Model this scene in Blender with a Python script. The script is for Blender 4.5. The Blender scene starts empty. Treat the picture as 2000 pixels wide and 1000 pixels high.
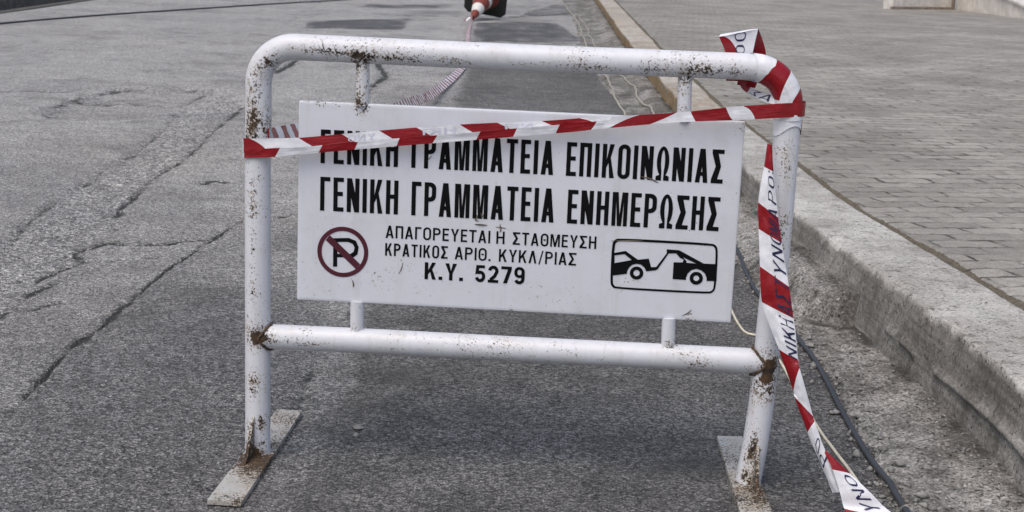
import bpy, bmesh, math, random
import numpy as np
from mathutils import Vector, Matrix
from mathutils.geometry import tessellate_polygon

sc = bpy.context.scene
col = sc.collection

# ------------------------------------------------------------------ camera, sky, sun, exposure
CAM_H, PITCH, ROLL = 1.3, 0.2124, 0.0404
cd = bpy.data.cameras.new('camera')
cam = bpy.data.objects.new('camera', cd)
col.objects.link(cam)
cd.sensor_width = 36.0
cd.lens = 36.0 * 2908.0 / 2000.0
cd.clip_start, cd.clip_end = 0.05, 500.0
cam.matrix_world = Matrix.Translation((0, 0, CAM_H)) @ Matrix.Rotation(math.pi / 2 - PITCH, 4, 'X') @ Matrix.Rotation(ROLL, 4, 'Z')
cd.dof.use_dof = True
cd.dof.focus_distance = 3.75
cd.dof.aperture_fstop = 13.0
sc.camera = cam

SUN_EL, SUN_AZ = math.radians(62), math.radians(215)     # azimuth clockwise from +Y (away from the camera)
w = bpy.data.worlds.new('World'); sc.world = w; w.use_nodes = True
nt = w.node_tree
bgn = nt.nodes['Background']
sky = nt.nodes.new('ShaderNodeTexSky')
sky.sky_type = 'NISHITA'; sky.sun_disc = False
sky.sun_elevation, sky.sun_rotation = SUN_EL, SUN_AZ
sky.air_density = 1.0; sky.dust_density = 5.0; sky.ozone_density = 1.0
nt.links.new(sky.outputs[0], bgn.inputs[0]); bgn.inputs[1].default_value = 0.15
sd = bpy.data.lights.new('sun', 'SUN'); sun = bpy.data.objects.new('sun', sd); col.objects.link(sun)
sd.energy = 0.9; sd.angle = math.radians(60); sd.color = (1.0, 1.0, 0.94)
dirv = Vector((math.sin(SUN_AZ) * math.cos(SUN_EL), math.cos(SUN_AZ) * math.cos(SUN_EL), math.sin(SUN_EL)))
sun.rotation_euler = dirv.to_track_quat('Z', 'Y').to_euler()
sun.location = dirv * 20
sc.view_settings.view_transform = 'Standard'
sc.view_settings.look = 'None'
sc.view_settings.exposure = 0.06
sc.view_settings.gamma = 1.0

# ------------------------------------------------------------------ measured coordinates (metres)
# ground ones are world x, y; sign and tape ones are along / up (/ out of) the barricade's own frame
CRACKS = [([(-1.213, 6.56), (-1.245, 6.316), (-1.263, 6.134), (-1.285, 5.982), (-1.293, 5.78), (-1.309, 5.545), (-1.314, 5.288), (-1.32, 5.128), (-1.322, 4.927), (-1.322, 4.768), (-1.335, 4.603), (-1.341, 4.51), (-1.352, 4.362), (-1.338, 4.096), (-1.326, 3.881), (-1.336, 3.747), (-1.349, 3.562)], 0.013, 0.012, 1.0), ([(-1.717, 5.699), (-1.735, 5.793), (-1.713, 5.897), (-1.671, 6.009), (-1.608, 5.969), (-1.49, 5.962), (-1.412, 5.987), (-1.372, 6.09), (-1.263, 6.134)], 0.02, 0.012, 1.0), ([(-1.651, 5.608), (-1.604, 5.617), (-1.521, 5.68), (-1.412, 5.729), (-1.308, 5.758)], 0.01, 0.006, 0.7), ([(-1.716, 5.728), (-1.653, 5.617), (-1.693, 5.519), (-1.737, 5.379), (-1.738, 5.295)], 0.022, 0.012, 1.0), ([(-1.639, 5.371), (-1.66, 5.226), (-1.694, 5.102), (-1.688, 5.027), (-1.692, 4.88), (-1.69, 4.776), (-1.699, 4.61)], 0.022, 0.012, 1.0), ([(-1.547, 4.977), (-1.615, 4.858), (-1.679, 4.744)], 0.02, 0.008, 0.7), ([(-2.012, 10.877), (-1.976, 10.317), (-1.95, 9.726), (-1.933, 9.148), (-1.909, 8.945), (-1.85, 8.036), (-1.875, 7.657), (-1.819, 6.976), (-1.816, 6.771), (-1.75, 6.444), (-1.697, 6.279)], 0.026, 0.016, 0.75), ([(-2.478, 12.34), (-2.386, 11.523), (-2.361, 10.556), (-2.294, 9.889), (-2.216, 9.062), (-2.159, 8.357), (-2.187, 7.891), (-2.142, 7.441), (-2.154, 6.898), (-2.123, 6.423), (-2.084, 6.163), (-1.991, 5.647)], 0.022, 0.01, 0.5), ([(-3.238, 10.091), (-3.241, 10.466), (-3.232, 10.803), (-3.231, 11.27)], 0.05, 0.02, 1.0), ([(-3.231, 11.27), (-3.103, 11.668), (-2.892, 11.793), (-2.66, 11.846), (-2.475, 11.72)], 0.11, 0.01, 0.5), ([(-3.188, 9.989), (-3.056, 9.831), (-2.905, 9.769), (-2.766, 9.816), (-2.64, 9.915), (-2.515, 10.162), (-2.372, 10.241)], 0.09, 0.014, 0.65), ([(-3.102, 10.817), (-3.078, 11.001), (-2.983, 10.861), (-2.903, 10.996), (-2.668, 10.875), (-2.484, 10.807), (-2.452, 11.612)], 0.08, 0.012, 0.5), ([(-3.893, 11.161), (-3.699, 11.275), (-3.46, 11.256), (-3.32, 11.311)], 0.09, 0.01, 0.5), ([(-1.582, 7.484), (-1.575, 7.6), (-1.482, 7.574)], 0.035, 0.012, 1.0), ([(-2.688, 7.669), (-2.583, 7.839), (-2.478, 7.941)], 0.03, 0.006, 0.4), ([(-1.468, 9.438), (-1.356, 9.574)], 0.03, 0.006, 0.4), ([(-1.107, 6.657), (-1.064, 6.679), (-1.026, 6.726)], 0.016, 0.01, 0.8), ([(-1.026, 5.951), (-0.957, 5.974), (-0.886, 6.019)], 0.02, 0.008, 0.6), ([(-1.423, 15.054), (-1.216, 13.683), (-1.221, 12.215), (-1.241, 11.547)], 0.05, 0.02, 0.9), ([(-2.218, 13.494), (-2.223, 14.139), (-2.213, 14.854), (-2.161, 15.197)], 0.07, 0.03, 0.8), ([(-3.171, 20.411), (-3.271, 22.162), (-3.418, 24.212), (-3.73, 27.397), (-4.073, 30.747)], 0.1, 0.02, 0.35), ([(-5.496, 15.81), (-5.03, 16.41), (-4.426, 17.119)], 0.05, 0.01, 0.3), ([(-0.563, 4.478), (-0.579, 4.307), (-0.58, 4.15), (-0.574, 3.911)], 0.02, 0.006, 0.5), ([(-0.532, 5.072), (-0.556, 4.89), (-0.515, 4.763)], 0.02, 0.008, 0.7), ([(-1.822, 23.409), (-0.966, 23.907), (-0.155, 24.213)], 0.08, 0.01, 0.8), ([(-0.727, 18.248), (-0.366, 18.822), (0.277, 18.826), (0.723, 18.719)], 0.1, 0.02, 0.9), ([(-0.156, 24.365), (0.62, 25.766), (1.442, 28.249)], 0.12, 0.02, 0.9)]
COARSE = [(-2.012, 10.877), (-1.933, 9.148), (-1.85, 8.036), (-1.819, 6.976), (-1.816, 6.771), (-1.691, 6.223), (-1.735, 5.793), (-1.693, 5.519), (-1.731, 5.214), (-1.724, 4.875), (-1.792, 4.595), (-2.051, 5.28), (-2.084, 6.163), (-2.154, 6.898), (-2.142, 7.441), (-2.159, 8.357), (-2.294, 9.889), (-2.361, 10.556), (-2.386, 11.523), (-2.38, 12.294)]
SUNK = [(-3.238, 10.091), (-3.241, 10.466), (-3.232, 10.803), (-3.231, 11.27), (-3.103, 11.668), (-2.892, 11.793), (-2.66, 11.846), (-2.475, 11.72), (-2.418, 10.764), (-2.515, 10.162), (-2.64, 9.915), (-2.766, 9.816), (-2.905, 9.769), (-3.056, 9.831), (-3.188, 9.989)]
NEARSTRIP = [(-1.213, 6.56), (-1.263, 6.134), (-1.293, 5.78), (-1.314, 5.288), (-1.322, 4.768), (-1.352, 4.362), (-1.336, 3.747), (-1.344, 3.413), (-1.173, 2.96), (-0.552, 3.023), (-0.594, 4.473), (-0.677, 5.358), (-0.843, 6.64)]
PATCH = [(-1.729, 5.774), (-1.666, 5.989), (-1.605, 5.959), (-1.488, 5.952), (-1.41, 5.978), (-1.368, 6.07), (-1.265, 6.112), (-1.31, 5.767), (-1.523, 5.689), (-1.646, 5.628)]
PATCHES = [([(-2.826, 19.614), (-2.946, 21.19), (-2.384, 21.991), (-1.611, 22.695), (-1.607, 21.627), (-1.561, 20.114), (-2.126, 19.638)], -1.0), ([(-2.764, 25.467), (-2.695, 26.477), (-1.324, 27.899), (-1.241, 26.203), (-1.98, 25.406)], -0.9), ([(-1.674, 22.509), (-0.903, 23.359), (-0.917, 21.852), (-1.596, 21.014)], 0.5), ([(-1.155, 21.072), (-0.784, 21.691), (-0.693, 18.631), (-1.072, 18.592)], 0.6), ([(-0.707, 22.257), (-0.145, 23.058), (0.56, 23.008), (0.816, 19.137), (-0.107, 18.605), (-0.612, 18.495)], -0.8), ([(0.545, 29.131), (1.61, 31.706), (1.502, 27.908), (0.79, 25.563), (-0.076, 24.899)], -0.8), ([(-2.457, 18.135), (-2.012, 18.594), (-1.377, 18.598), (-0.727, 18.248), (-1.543, 17.607), (-2.256, 17.539)], -0.35), ([(-0.103, 18.08), (0.464, 18.573), (0.742, 17.556), (-0.035, 16.842), (-0.497, 16.899)], -0.5), ([(-1.873, 25.143), (-1.039, 25.65), (-1.018, 24.176), (-1.833, 23.551)], -0.4), ([(-0.329, 27.948), (0.4, 29.438), (-0.158, 24.52), (-0.286, 24.738)], -0.3), ([(-1.221, 12.215), (-1.216, 13.683), (-1.423, 15.054), (-2.063, 15.246), (-2.057, 12.649), (-1.636, 9.966), (-1.222, 11.373)], 0.35)]
KERB_B = [(1.464, 30.617), (1.247, 18.925), (1.207, 13.968), (1.142, 11.623), (1.178, 6.76), (1.112, 5.707), (1.204, 4.713), (1.243, 4.081), (1.252, 3.411)]
KERB_T = [(1.237, 23.426), (1.192, 15.79), (1.141, 11.581), (1.171, 6.093), (1.268, 5.025), (1.346, 4.267), (1.342, 3.717)]
KERB_J = [(1.657, 26.283), (1.466, 15.722), (1.424, 11.861), (1.372, 10.314), (1.463, 7.646), (1.521, 6.461), (1.568, 5.607), (1.628, 4.589)]
GUT_E = [(0.828, 24.04), (0.742, 17.556), (0.74, 14.331), (0.823, 11.342), (0.937, 6.208), (0.948, 5.317), (0.975, 4.704), (1.004, 4.314), (0.957, 3.761), (0.94, 3.329)]
CABLE = [(0.971, 6.717), (0.959, 6.212), (0.942, 5.819), (0.936, 5.49), (0.958, 5.154), (0.973, 4.829), (0.978, 4.499), (0.957, 4.017), (0.949, 3.662), (0.946, 3.329), (0.947, 3.147)]
WIRE = [(0.811, 5.452), (0.8, 5.202), (0.798, 5.057), (0.802, 4.954), (0.815, 4.903), (0.849, 4.862), (0.864, 4.688), (0.867, 4.54), (0.863, 4.219), (0.863, 3.908), (0.87, 3.731), (0.878, 3.579), (0.883, 3.371)]
WIRE_B = [(0.803, 31.698), (0.841, 27.367), (0.87, 23.361), (0.815, 19.811), (0.8, 16.831), (0.816, 14.364), (0.809, 12.717), (0.803, 11.335), (0.795, 9.979)]
WIRE_C = [(0.951, 25.686), (0.952, 23.011), (0.912, 19.869), (0.907, 17.256), (0.921, 15.869), (0.961, 14.166), (0.998, 12.789), (0.981, 11.885), (0.999, 11.303), (0.987, 10.197)]
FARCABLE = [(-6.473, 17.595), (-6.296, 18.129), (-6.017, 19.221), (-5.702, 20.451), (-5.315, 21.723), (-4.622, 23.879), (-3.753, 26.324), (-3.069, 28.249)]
FARKERB = [(-7.318, 20.682), (-7.103, 21.759), (-7.05, 22.789), (-7.037, 24.653)]
WALL_PTS = [(7.187, 28.66), (8.558, 29.791), (8.888, 26.73), (10.845, 36.467)]
CONE = [(-0.7427025984109903, 22.632073331776006, 0.0), (-0.517824013424602, 23.21018301443826, 0.0)]
PEBBLES = [(-0.388, 3.753), (-0.387, 3.695)]
POST_R = [(1.2464, 0.9275), (1.2461, 0.8856), (1.2447, 0.7038), (1.2433, 0.518), (1.2394, 0.3278), (1.2358, 0.2115), (1.2287, 0.1066), (1.2181, 0.0134)]
POST_L = [(-0.0009, 0.8876), (-0.0026, 0.6407), (-0.0004, 0.3866), (0.0018, 0.1248), (0.0022, 0.0111)]
STUBS = [(0.2468, 0.9954), (0.2486, 0.8991), (1.0017, 0.9935), (1.0059, 0.9079), (0.2437, 0.4129), (0.245, 0.3421), (0.9996, 0.41), (1.0029, 0.3361)]
TOPRAIL = [(0.0424, 1.021), (0.1154, 1.023), (0.3575, 1.0206), (0.5978, 1.0205), (0.8363, 1.0216), (1.1671, 1.0246)]
LOWRAIL = [(-0.0002, 0.3141), (0.2492, 0.3165), (0.6256, 0.3171), (0.9978, 0.3191), (1.24, 0.3201)]
WORDS = [('ΓΕΝΙΚΗ', (0.1519, 0.7509), (0.3372, 0.7505), (0.1509, 0.8318), 0.125, 0.125, 0.38), ('ΓΡΑΜΜΑΤΕΙΑ', (0.369, 0.7504), (0.706, 0.7496), (0.367, 0.831), 0.125, 0.125, 0.38), ('ΕΠΙΚΟΙΝΩΝΙΑΣ', (0.7362, 0.7495), (1.1043, 0.7486), (0.7324, 0.8296), 0.125, 0.125, 0.38), ('ΓΕΝΙΚΗ', (0.1521, 0.6364), (0.3399, 0.636), (0.1511, 0.7183), 0.125, 0.125, 0.38), ('ΓΡΑΜΜΑΤΕΙΑ', (0.3719, 0.636), (0.7124, 0.6354), (0.3698, 0.7176), 0.125, 0.125, 0.38), ('ΕΝΗΜΕΡΩΣΗΣ', (0.744, 0.6354), (1.1025, 0.6347), (0.7402, 0.7166), 0.125, 0.125, 0.38), ('ΑΠΑΓΟΡΕΥΕΤΑΙ', (0.3116, 0.5776), (0.5631, 0.5772), (0.3109, 0.6082), 0.15, 0.14, 0.6), ('Η', (0.5778, 0.5771), (0.5974, 0.5771), (0.5767, 0.6077), 0.15, 0.14, 0.6), ('ΣΤΑΘΜΕΥΣΗ', (0.6171, 0.5771), (0.8164, 0.5767), (0.6159, 0.6076), 0.15, 0.14, 0.6), ('ΚΡΑΤΙΚΟΣ', (0.3113, 0.5342), (0.4623, 0.534), (0.3106, 0.565), 0.15, 0.14, 0.6), ('ΑΡΙΘ.', (0.4796, 0.534), (0.5659, 0.5339), (0.4786, 0.5647), 0.15, 0.14, 0.6), ('ΚΥΚΛ/ΡΙΑΣ', (0.5856, 0.5339), (0.7709, 0.5337), (0.5844, 0.5646), 0.15, 0.14, 0.6), ('Κ.Υ.', (0.4081, 0.4812), (0.501, 0.4812), (0.407, 0.5229), 0.2, 0.18, 0.66), ('5279', (0.5295, 0.4812), (0.6492, 0.4811), (0.5281, 0.5228), 0.19, 0.17, 0.62)]
TOW = {'frame_out': [(0.8709, 0.6065), (1.0888, 0.6051), (1.0993, 0.601), (1.1054, 0.59), (1.1063, 0.4975), (1.1003, 0.4857), (1.0887, 0.4811), (0.8683, 0.4814), (0.8586, 0.4867), (0.854, 0.4979), (0.8536, 0.589), (0.8584, 0.6015)], 'frame_in': [(0.8721, 0.5999), (1.0884, 0.5996), (1.0953, 0.5965), (1.1001, 0.588), (1.1011, 0.499), (1.0975, 0.49), (1.0883, 0.4863), (0.8706, 0.4865), (0.8635, 0.4905), (0.8598, 0.4991), (0.8602, 0.5876), (0.8638, 0.5956)], 'car': [(0.8554, 0.5685), (0.887, 0.5759), (0.9171, 0.5561), (0.9428, 0.5602), (0.9496, 0.5396), (0.9619, 0.5409), (0.9844, 0.575), (0.9838, 0.585), (1.0132, 0.5843), (1.0736, 0.5549), (1.1044, 0.5552), (1.1065, 0.5142), (1.0832, 0.5129), (1.0823, 0.5208), (1.0777, 0.531), (1.0679, 0.5384), (1.0567, 0.5413), (1.045, 0.5372), (1.0371, 0.5288), (1.0338, 0.519), (1.0338, 0.5129), (1.0023, 0.5133), (1.002, 0.5544), (1.0235, 0.5552), (1.0256, 0.5623), (1.0169, 0.5654), (1.0069, 0.5762), (0.9891, 0.5749), (0.9652, 0.5355), (0.9611, 0.5327), (0.9388, 0.5288), (0.9335, 0.5382), (0.9246, 0.5447), (0.9143, 0.5459), (0.9042, 0.5428), (0.897, 0.5354), (0.8935, 0.5273), (0.8927, 0.5202), (0.8549, 0.5135)], 'win': [(0.8613, 0.5636), (0.8849, 0.568), (0.9027, 0.5546), (0.8623, 0.5449)], 'gap': [(1.0236, 0.5675), (1.0558, 0.554), (1.032, 0.5548), (1.0326, 0.5583)]}
TOWW = [[(0.9159, 0.5234), (0.9322, 0.5243), (0.9234, 0.5238)], [(1.0581, 0.5184), (1.0742, 0.5193), (1.0649, 0.5188)]]
NOPARK = [(0.2088, 0.5376), (0.2708, 0.5409), (0.2603, 0.5403)]
NP_P = [(0.1855, 0.5001), (0.1853, 0.5702), (0.2231, 0.5729), (0.2402, 0.5665), (0.2469, 0.5516), (0.2446, 0.5341), (0.2352, 0.5259), (0.1954, 0.5238), (0.1958, 0.5007)]
NP_PH = [(0.196, 0.5616), (0.2214, 0.5629), (0.2328, 0.5585), (0.2371, 0.5499), (0.235, 0.5394), (0.2275, 0.534), (0.1957, 0.5323)]
NP_S = [(0.1671, 0.5647), (0.1768, 0.5774), (0.2515, 0.5095), (0.2414, 0.4973)]
T_BOT = [(-0.0289, 0.7591), (0.0458, 0.7651), (0.1251, 0.7763), (0.295, 0.7991), (0.4876, 0.8241), (0.6786, 0.8488), (0.7615, 0.86), (0.8439, 0.8758), (0.985, 0.892), (1.1139, 0.9028), (1.2071, 0.912)]
T_TOP = [(-0.029, 0.8054), (0.0455, 0.809), (0.1247, 0.8152), (0.2942, 0.839), (0.4864, 0.8625), (0.6772, 0.8799), (0.7601, 0.8898), (0.8427, 0.8984), (0.9836, 0.9145), (1.1117, 0.9335), (1.2046, 0.9449)]
T_MID = [(-0.028, 0.7792), (0.0465, 0.7865), (0.1257, 0.7939), (0.2953, 0.8178), (0.4874, 0.8427), (0.6779, 0.8685), (0.7607, 0.8796), (0.8431, 0.8906), (0.9839, 0.9067), (1.1119, 0.9269), (1.2046, 0.9383)]
TAIL_L = [(1.1976, 0.8534, -0.045), (1.1929, 0.8002, -0.05), (1.1856, 0.7166, -0.055), (1.1909, 0.6549, -0.06), (1.1987, 0.5685, -0.07), (1.2086, 0.4855, -0.08), (1.2299, 0.4324, -0.085), (1.255, 0.3769, -0.09), (1.2947, 0.2797, -0.1), (1.2986, 0.2677, -0.105), (1.3338, 0.1849, -0.115), (1.3651, 0.1207, -0.125), (1.3999, 0.0495, -0.14)]
TAIL_R = [(1.2077, 0.8511, -0.051), (1.2153, 0.7903, -0.056), (1.2335, 0.684, -0.061), (1.2457, 0.625, -0.066), (1.2689, 0.5247, -0.07600000000000001), (1.2841, 0.4517, -0.08600000000000001), (1.2929, 0.4066, -0.09100000000000001), (1.3012, 0.3538, -0.096), (1.3047, 0.3395, -0.10600000000000001), (1.3442, 0.2245, -0.111), (1.3472, 0.2154, -0.12100000000000001), (1.3677, 0.166, -0.131), (1.4245, 0.0585, -0.14600000000000002)]
FLAP_L = [(1.3689, 0.1531, -0.13), (1.3934, 0.11, -0.15), (1.4117, 0.0625, -0.165), (1.424, 0.0254, -0.175), (1.4388, -0.0314, -0.18)]
FLAP_R = [(1.3776, 0.1485, -0.13), (1.4355, 0.1025, -0.15), (1.4825, 0.0644, -0.165), (1.5316, 0.0234, -0.175), (1.5949, -0.0339, -0.18)]
LOOP = [(1.1177, 1.1001), (1.0771, 1.0866), (1.1158, 1.0764), (1.1211, 1.0517), (1.0939, 1.0505), (1.1644, 1.1081), (1.19, 1.0501), (1.1568, 1.051), (1.1283, 0.9841), (1.1568, 0.9854), (1.1514, 0.9612), (1.2067, 0.9397), (1.1585, 0.9615)]
U_TOP = ([-0.029, -0.0131, 0.104, 0.207, 0.2942, 0.3819, 0.484, 0.5711, 0.6748, 0.7613], [1, 1.5, 2, 2.5, 3, 3.5, 4, 4.5, 5, 5.5])
U_BOT = ([-0.029, 0.0321, 0.1489, 0.2518, 0.3386, 0.4263, 0.5281, 0.6152, 0.7186, 0.8049], [1, 1.5, 2, 2.5, 3, 3.5, 4, 4.5, 5, 5.5])
L_TOP = ([-0.0241, 0.0613, 0.1622, 0.2458, 0.3447, 0.4323, 0.5341, 0.6176, 0.7175, 0.8014], [1, 1.5, 2, 2.5, 3, 3.5, 4, 4.5, 5, 5.5])
L_BOT = ([-0.029, 0.0492, 0.1538, 0.2373, 0.3374, 0.4215, 0.5246, 0.6092, 0.7092, 0.7896], [1, 1.5, 2, 2.5, 3, 3.5, 4, 4.5, 5, 5.5])
M_TOP = ([0.9014, 0.9848, 1.0162, 1.0989, 1.1338, 1.2046], [1, 1.5, 2, 2.5, 3, 3.5])
M_BOT = ([0.8333, 0.9249, 1.0302, 1.1152, 1.164, 1.2046], [1, 1.5, 2, 2.5, 3, 3.5])
TL_PHI = ([0.8534, 0.8002, 0.7166, 0.6549, 0.5685, 0.4855, 0.3769, 0.2797, 0.2677, 0.1849], [0, 0.5, 1, 1.5, 2, 2.5, 3, 3.5, 4, 4.5])
TR_PHI = ([0.8511, 0.7903, 0.684, 0.625, 0.5247, 0.4517, 0.3538, 0.3395, 0.2245, 0.2154], [0, 0.5, 1, 1.5, 2, 2.5, 3, 3.5, 4, 4.5])
TAIL_TXT = [('ΝΙΚΗ', 0.365, 0.4595), ('ΑΣΤΥΝΟΜΙΑ', 0.4713, 0.713), ('POL', 0.725, 0.8037), ('PO', 0.1173, 0.1651)]

# ------------------------------------------------------------------ helpers
rng = np.random.default_rng(7)
random.seed(7)

def hash2(ix, iy, seed):
    h = (ix.astype(np.int64) * 374761393 + iy.astype(np.int64) * 668265263 + seed * 1274126177) & 0x7fffffff
    h = (h ^ (h >> 13)) * 1274126177 & 0x7fffffff
    return ((h ^ (h >> 16)) & 0xffff) / 65535.0

def vnoise(x, y, seed=0):
    ix, iy = np.floor(x), np.floor(y)
    fx, fy = x - ix, y - iy
    fx, fy = fx * fx * (3 - 2 * fx), fy * fy * (3 - 2 * fy)
    a, b = hash2(ix, iy, seed), hash2(ix + 1, iy, seed)
    c, d = hash2(ix, iy + 1, seed), hash2(ix + 1, iy + 1, seed)
    return (a + (b - a) * fx) * (1 - fy) + (c + (d - c) * fx) * fy

def fbm(x, y, seed=0, octv=4, gain=0.5):
    x, y = np.broadcast_arrays(np.asarray(x, float), np.asarray(y, float))
    s, a, t = np.zeros(x.shape), 1.0, 0.0
    for o in range(octv):
        s = s + a * vnoise(x * 2 ** o, y * 2 ** o, seed + o * 17); t += a; a *= gain
    return s / t * 2 - 1

def sstep(a, b, x):
    t = np.clip((x - a) / (b - a), 0, 1)
    return t * t * (3 - 2 * t)

def link(o, parent=None):
    col.objects.link(o)
    if parent is not None: o.parent = parent
    return o

def mesh_obj(name, verts, faces, mats, parent=None, smooth=True, uv=None, fmat=None, attrs=None):
    me = bpy.data.meshes.new(name)
    verts = np.asarray(verts, float)
    if isinstance(faces, np.ndarray):
        n, k = faces.shape
        me.vertices.add(len(verts)); me.vertices.foreach_set('co', verts.ravel())
        me.loops.add(n * k); me.loops.foreach_set('vertex_index', faces.ravel().astype(np.int32))
        me.polygons.add(n); me.polygons.foreach_set('loop_start', np.arange(0, n * k, k, dtype=np.int32))
        me.update(calc_edges=True)
    else:
        me.from_pydata([tuple(v) for v in verts], [], [tuple(f) for f in faces]); me.update()
    for m in (mats if isinstance(mats, (list, tuple)) else [mats]): me.materials.append(m)
    if fmat is not None: me.polygons.foreach_set('material_index', np.asarray(fmat, dtype=np.int32))
    if smooth: me.polygons.foreach_set('use_smooth', np.ones(len(me.polygons), dtype=bool))
    if uv is not None:
        L = me.uv_layers.new(name='UVMap')
        idx = np.zeros(len(me.loops), dtype=np.int32); me.loops.foreach_get('vertex_index', idx)
        L.data.foreach_set('uv', np.asarray(uv, float)[idx].ravel())
    for k, v in (attrs or {}).items():
        A = me.attributes.new(k, 'FLOAT', 'POINT'); A.data.foreach_set('value', np.asarray(v, dtype=np.float32).ravel())
    me.validate()
    return link(bpy.data.objects.new(name, me), parent)

def grid_faces(ny, nx):
    i = np.arange(ny * nx).reshape(ny, nx)
    return np.stack([i[:-1, :-1].ravel(), i[:-1, 1:].ravel(), i[1:, 1:].ravel(), i[1:, :-1].ravel()], -1)

class MB:
    """collects vertices and faces of one part"""
    def __init__(s): s.v, s.f, s.m = [], [], []
    def add(s, v, f, m=0):
        o = len(s.v); s.v += [tuple(p) for p in v]; s.f += [tuple(o + i for i in q) for q in f]; s.m += [m] * len(f)
    def tube(s, pts, r, n=20, cap=True, m=0):
        pts = [Vector(p) for p in pts]; N = len(pts)
        rr = r if isinstance(r, (list, tuple)) else [r] * N
        tang = [(pts[min(i + 1, N - 1)] - pts[max(i - 1, 0)]).normalized() for i in range(N)]
        up = Vector((0, 1, 0)) if abs(tang[0].y) < 0.9 else Vector((1, 0, 0))
        v = []
        for i in range(N):
            u = (up - tang[i] * up.dot(tang[i])).normalized(); up = u
            b = tang[i].cross(u)
            for k in range(n):
                a = 2 * math.pi * k / n
                v.append(pts[i] + (u * math.cos(a) + b * math.sin(a)) * rr[i])
        f = [(i * n + k, i * n + (k + 1) % n, (i + 1) * n + (k + 1) % n, (i + 1) * n + k) for i in range(N - 1) for k in range(n)]
        if cap: f += [tuple(range(n))[::-1], tuple((N - 1) * n + k for k in range(n))]
        s.add(v, f, m)
    def build(s, name, mats, parent=None, smooth=True, bevel=0, attrs=None):
        o = mesh_obj(name, s.v, s.f, mats, parent, smooth, fmat=s.m, attrs=attrs)
        if smooth: o.data.set_sharp_from_angle(angle=math.radians(40))
        if bevel:
            b = o.modifiers.new('bevel', 'BEVEL'); b.width = bevel; b.segments = 2; b.limit_method = 'ANGLE'
        return o

def prism(poly, y0, y1):
    """outline in x, z pushed from y0 to y1"""
    n = len(poly)
    v = [(x, y0, z) for x, z in poly] + [(x, y1, z) for x, z in poly]
    f = [tuple(range(n)), tuple(range(2 * n - 1, n - 1, -1))]
    f += [(i, i + n, (i + 1) % n + n, (i + 1) % n) for i in range(n)]
    return v, f

def tag(o, label=None, cat=None, group=None, kind=None):
    for k, x in (('label', label), ('category', cat), ('group', group), ('kind', kind)):
        if x: o[k] = x
    return o

def empty(name, loc, rz=0.0):
    o = link(bpy.data.objects.new(name, None)); o.location = loc; o.rotation_euler = (0, 0, rz); o.empty_display_size = 0.2
    return o

def smooth_path(pts, per=8):
    P = [Vector(p) for p in pts]; out = []
    for i in range(len(P) - 1):
        p0, p1, p2, p3 = P[max(i - 1, 0)], P[i], P[i + 1], P[min(i + 2, len(P) - 1)]
        for k in range(per):
            t = k / per
            out.append(0.5 * (2 * p1 + (p2 - p0) * t + (2 * p0 - 5 * p1 + 4 * p2 - p3) * t * t + (3 * p1 - p0 - 3 * p2 + p3) * t ** 3))
    out.append(P[-1]); return out

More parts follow.
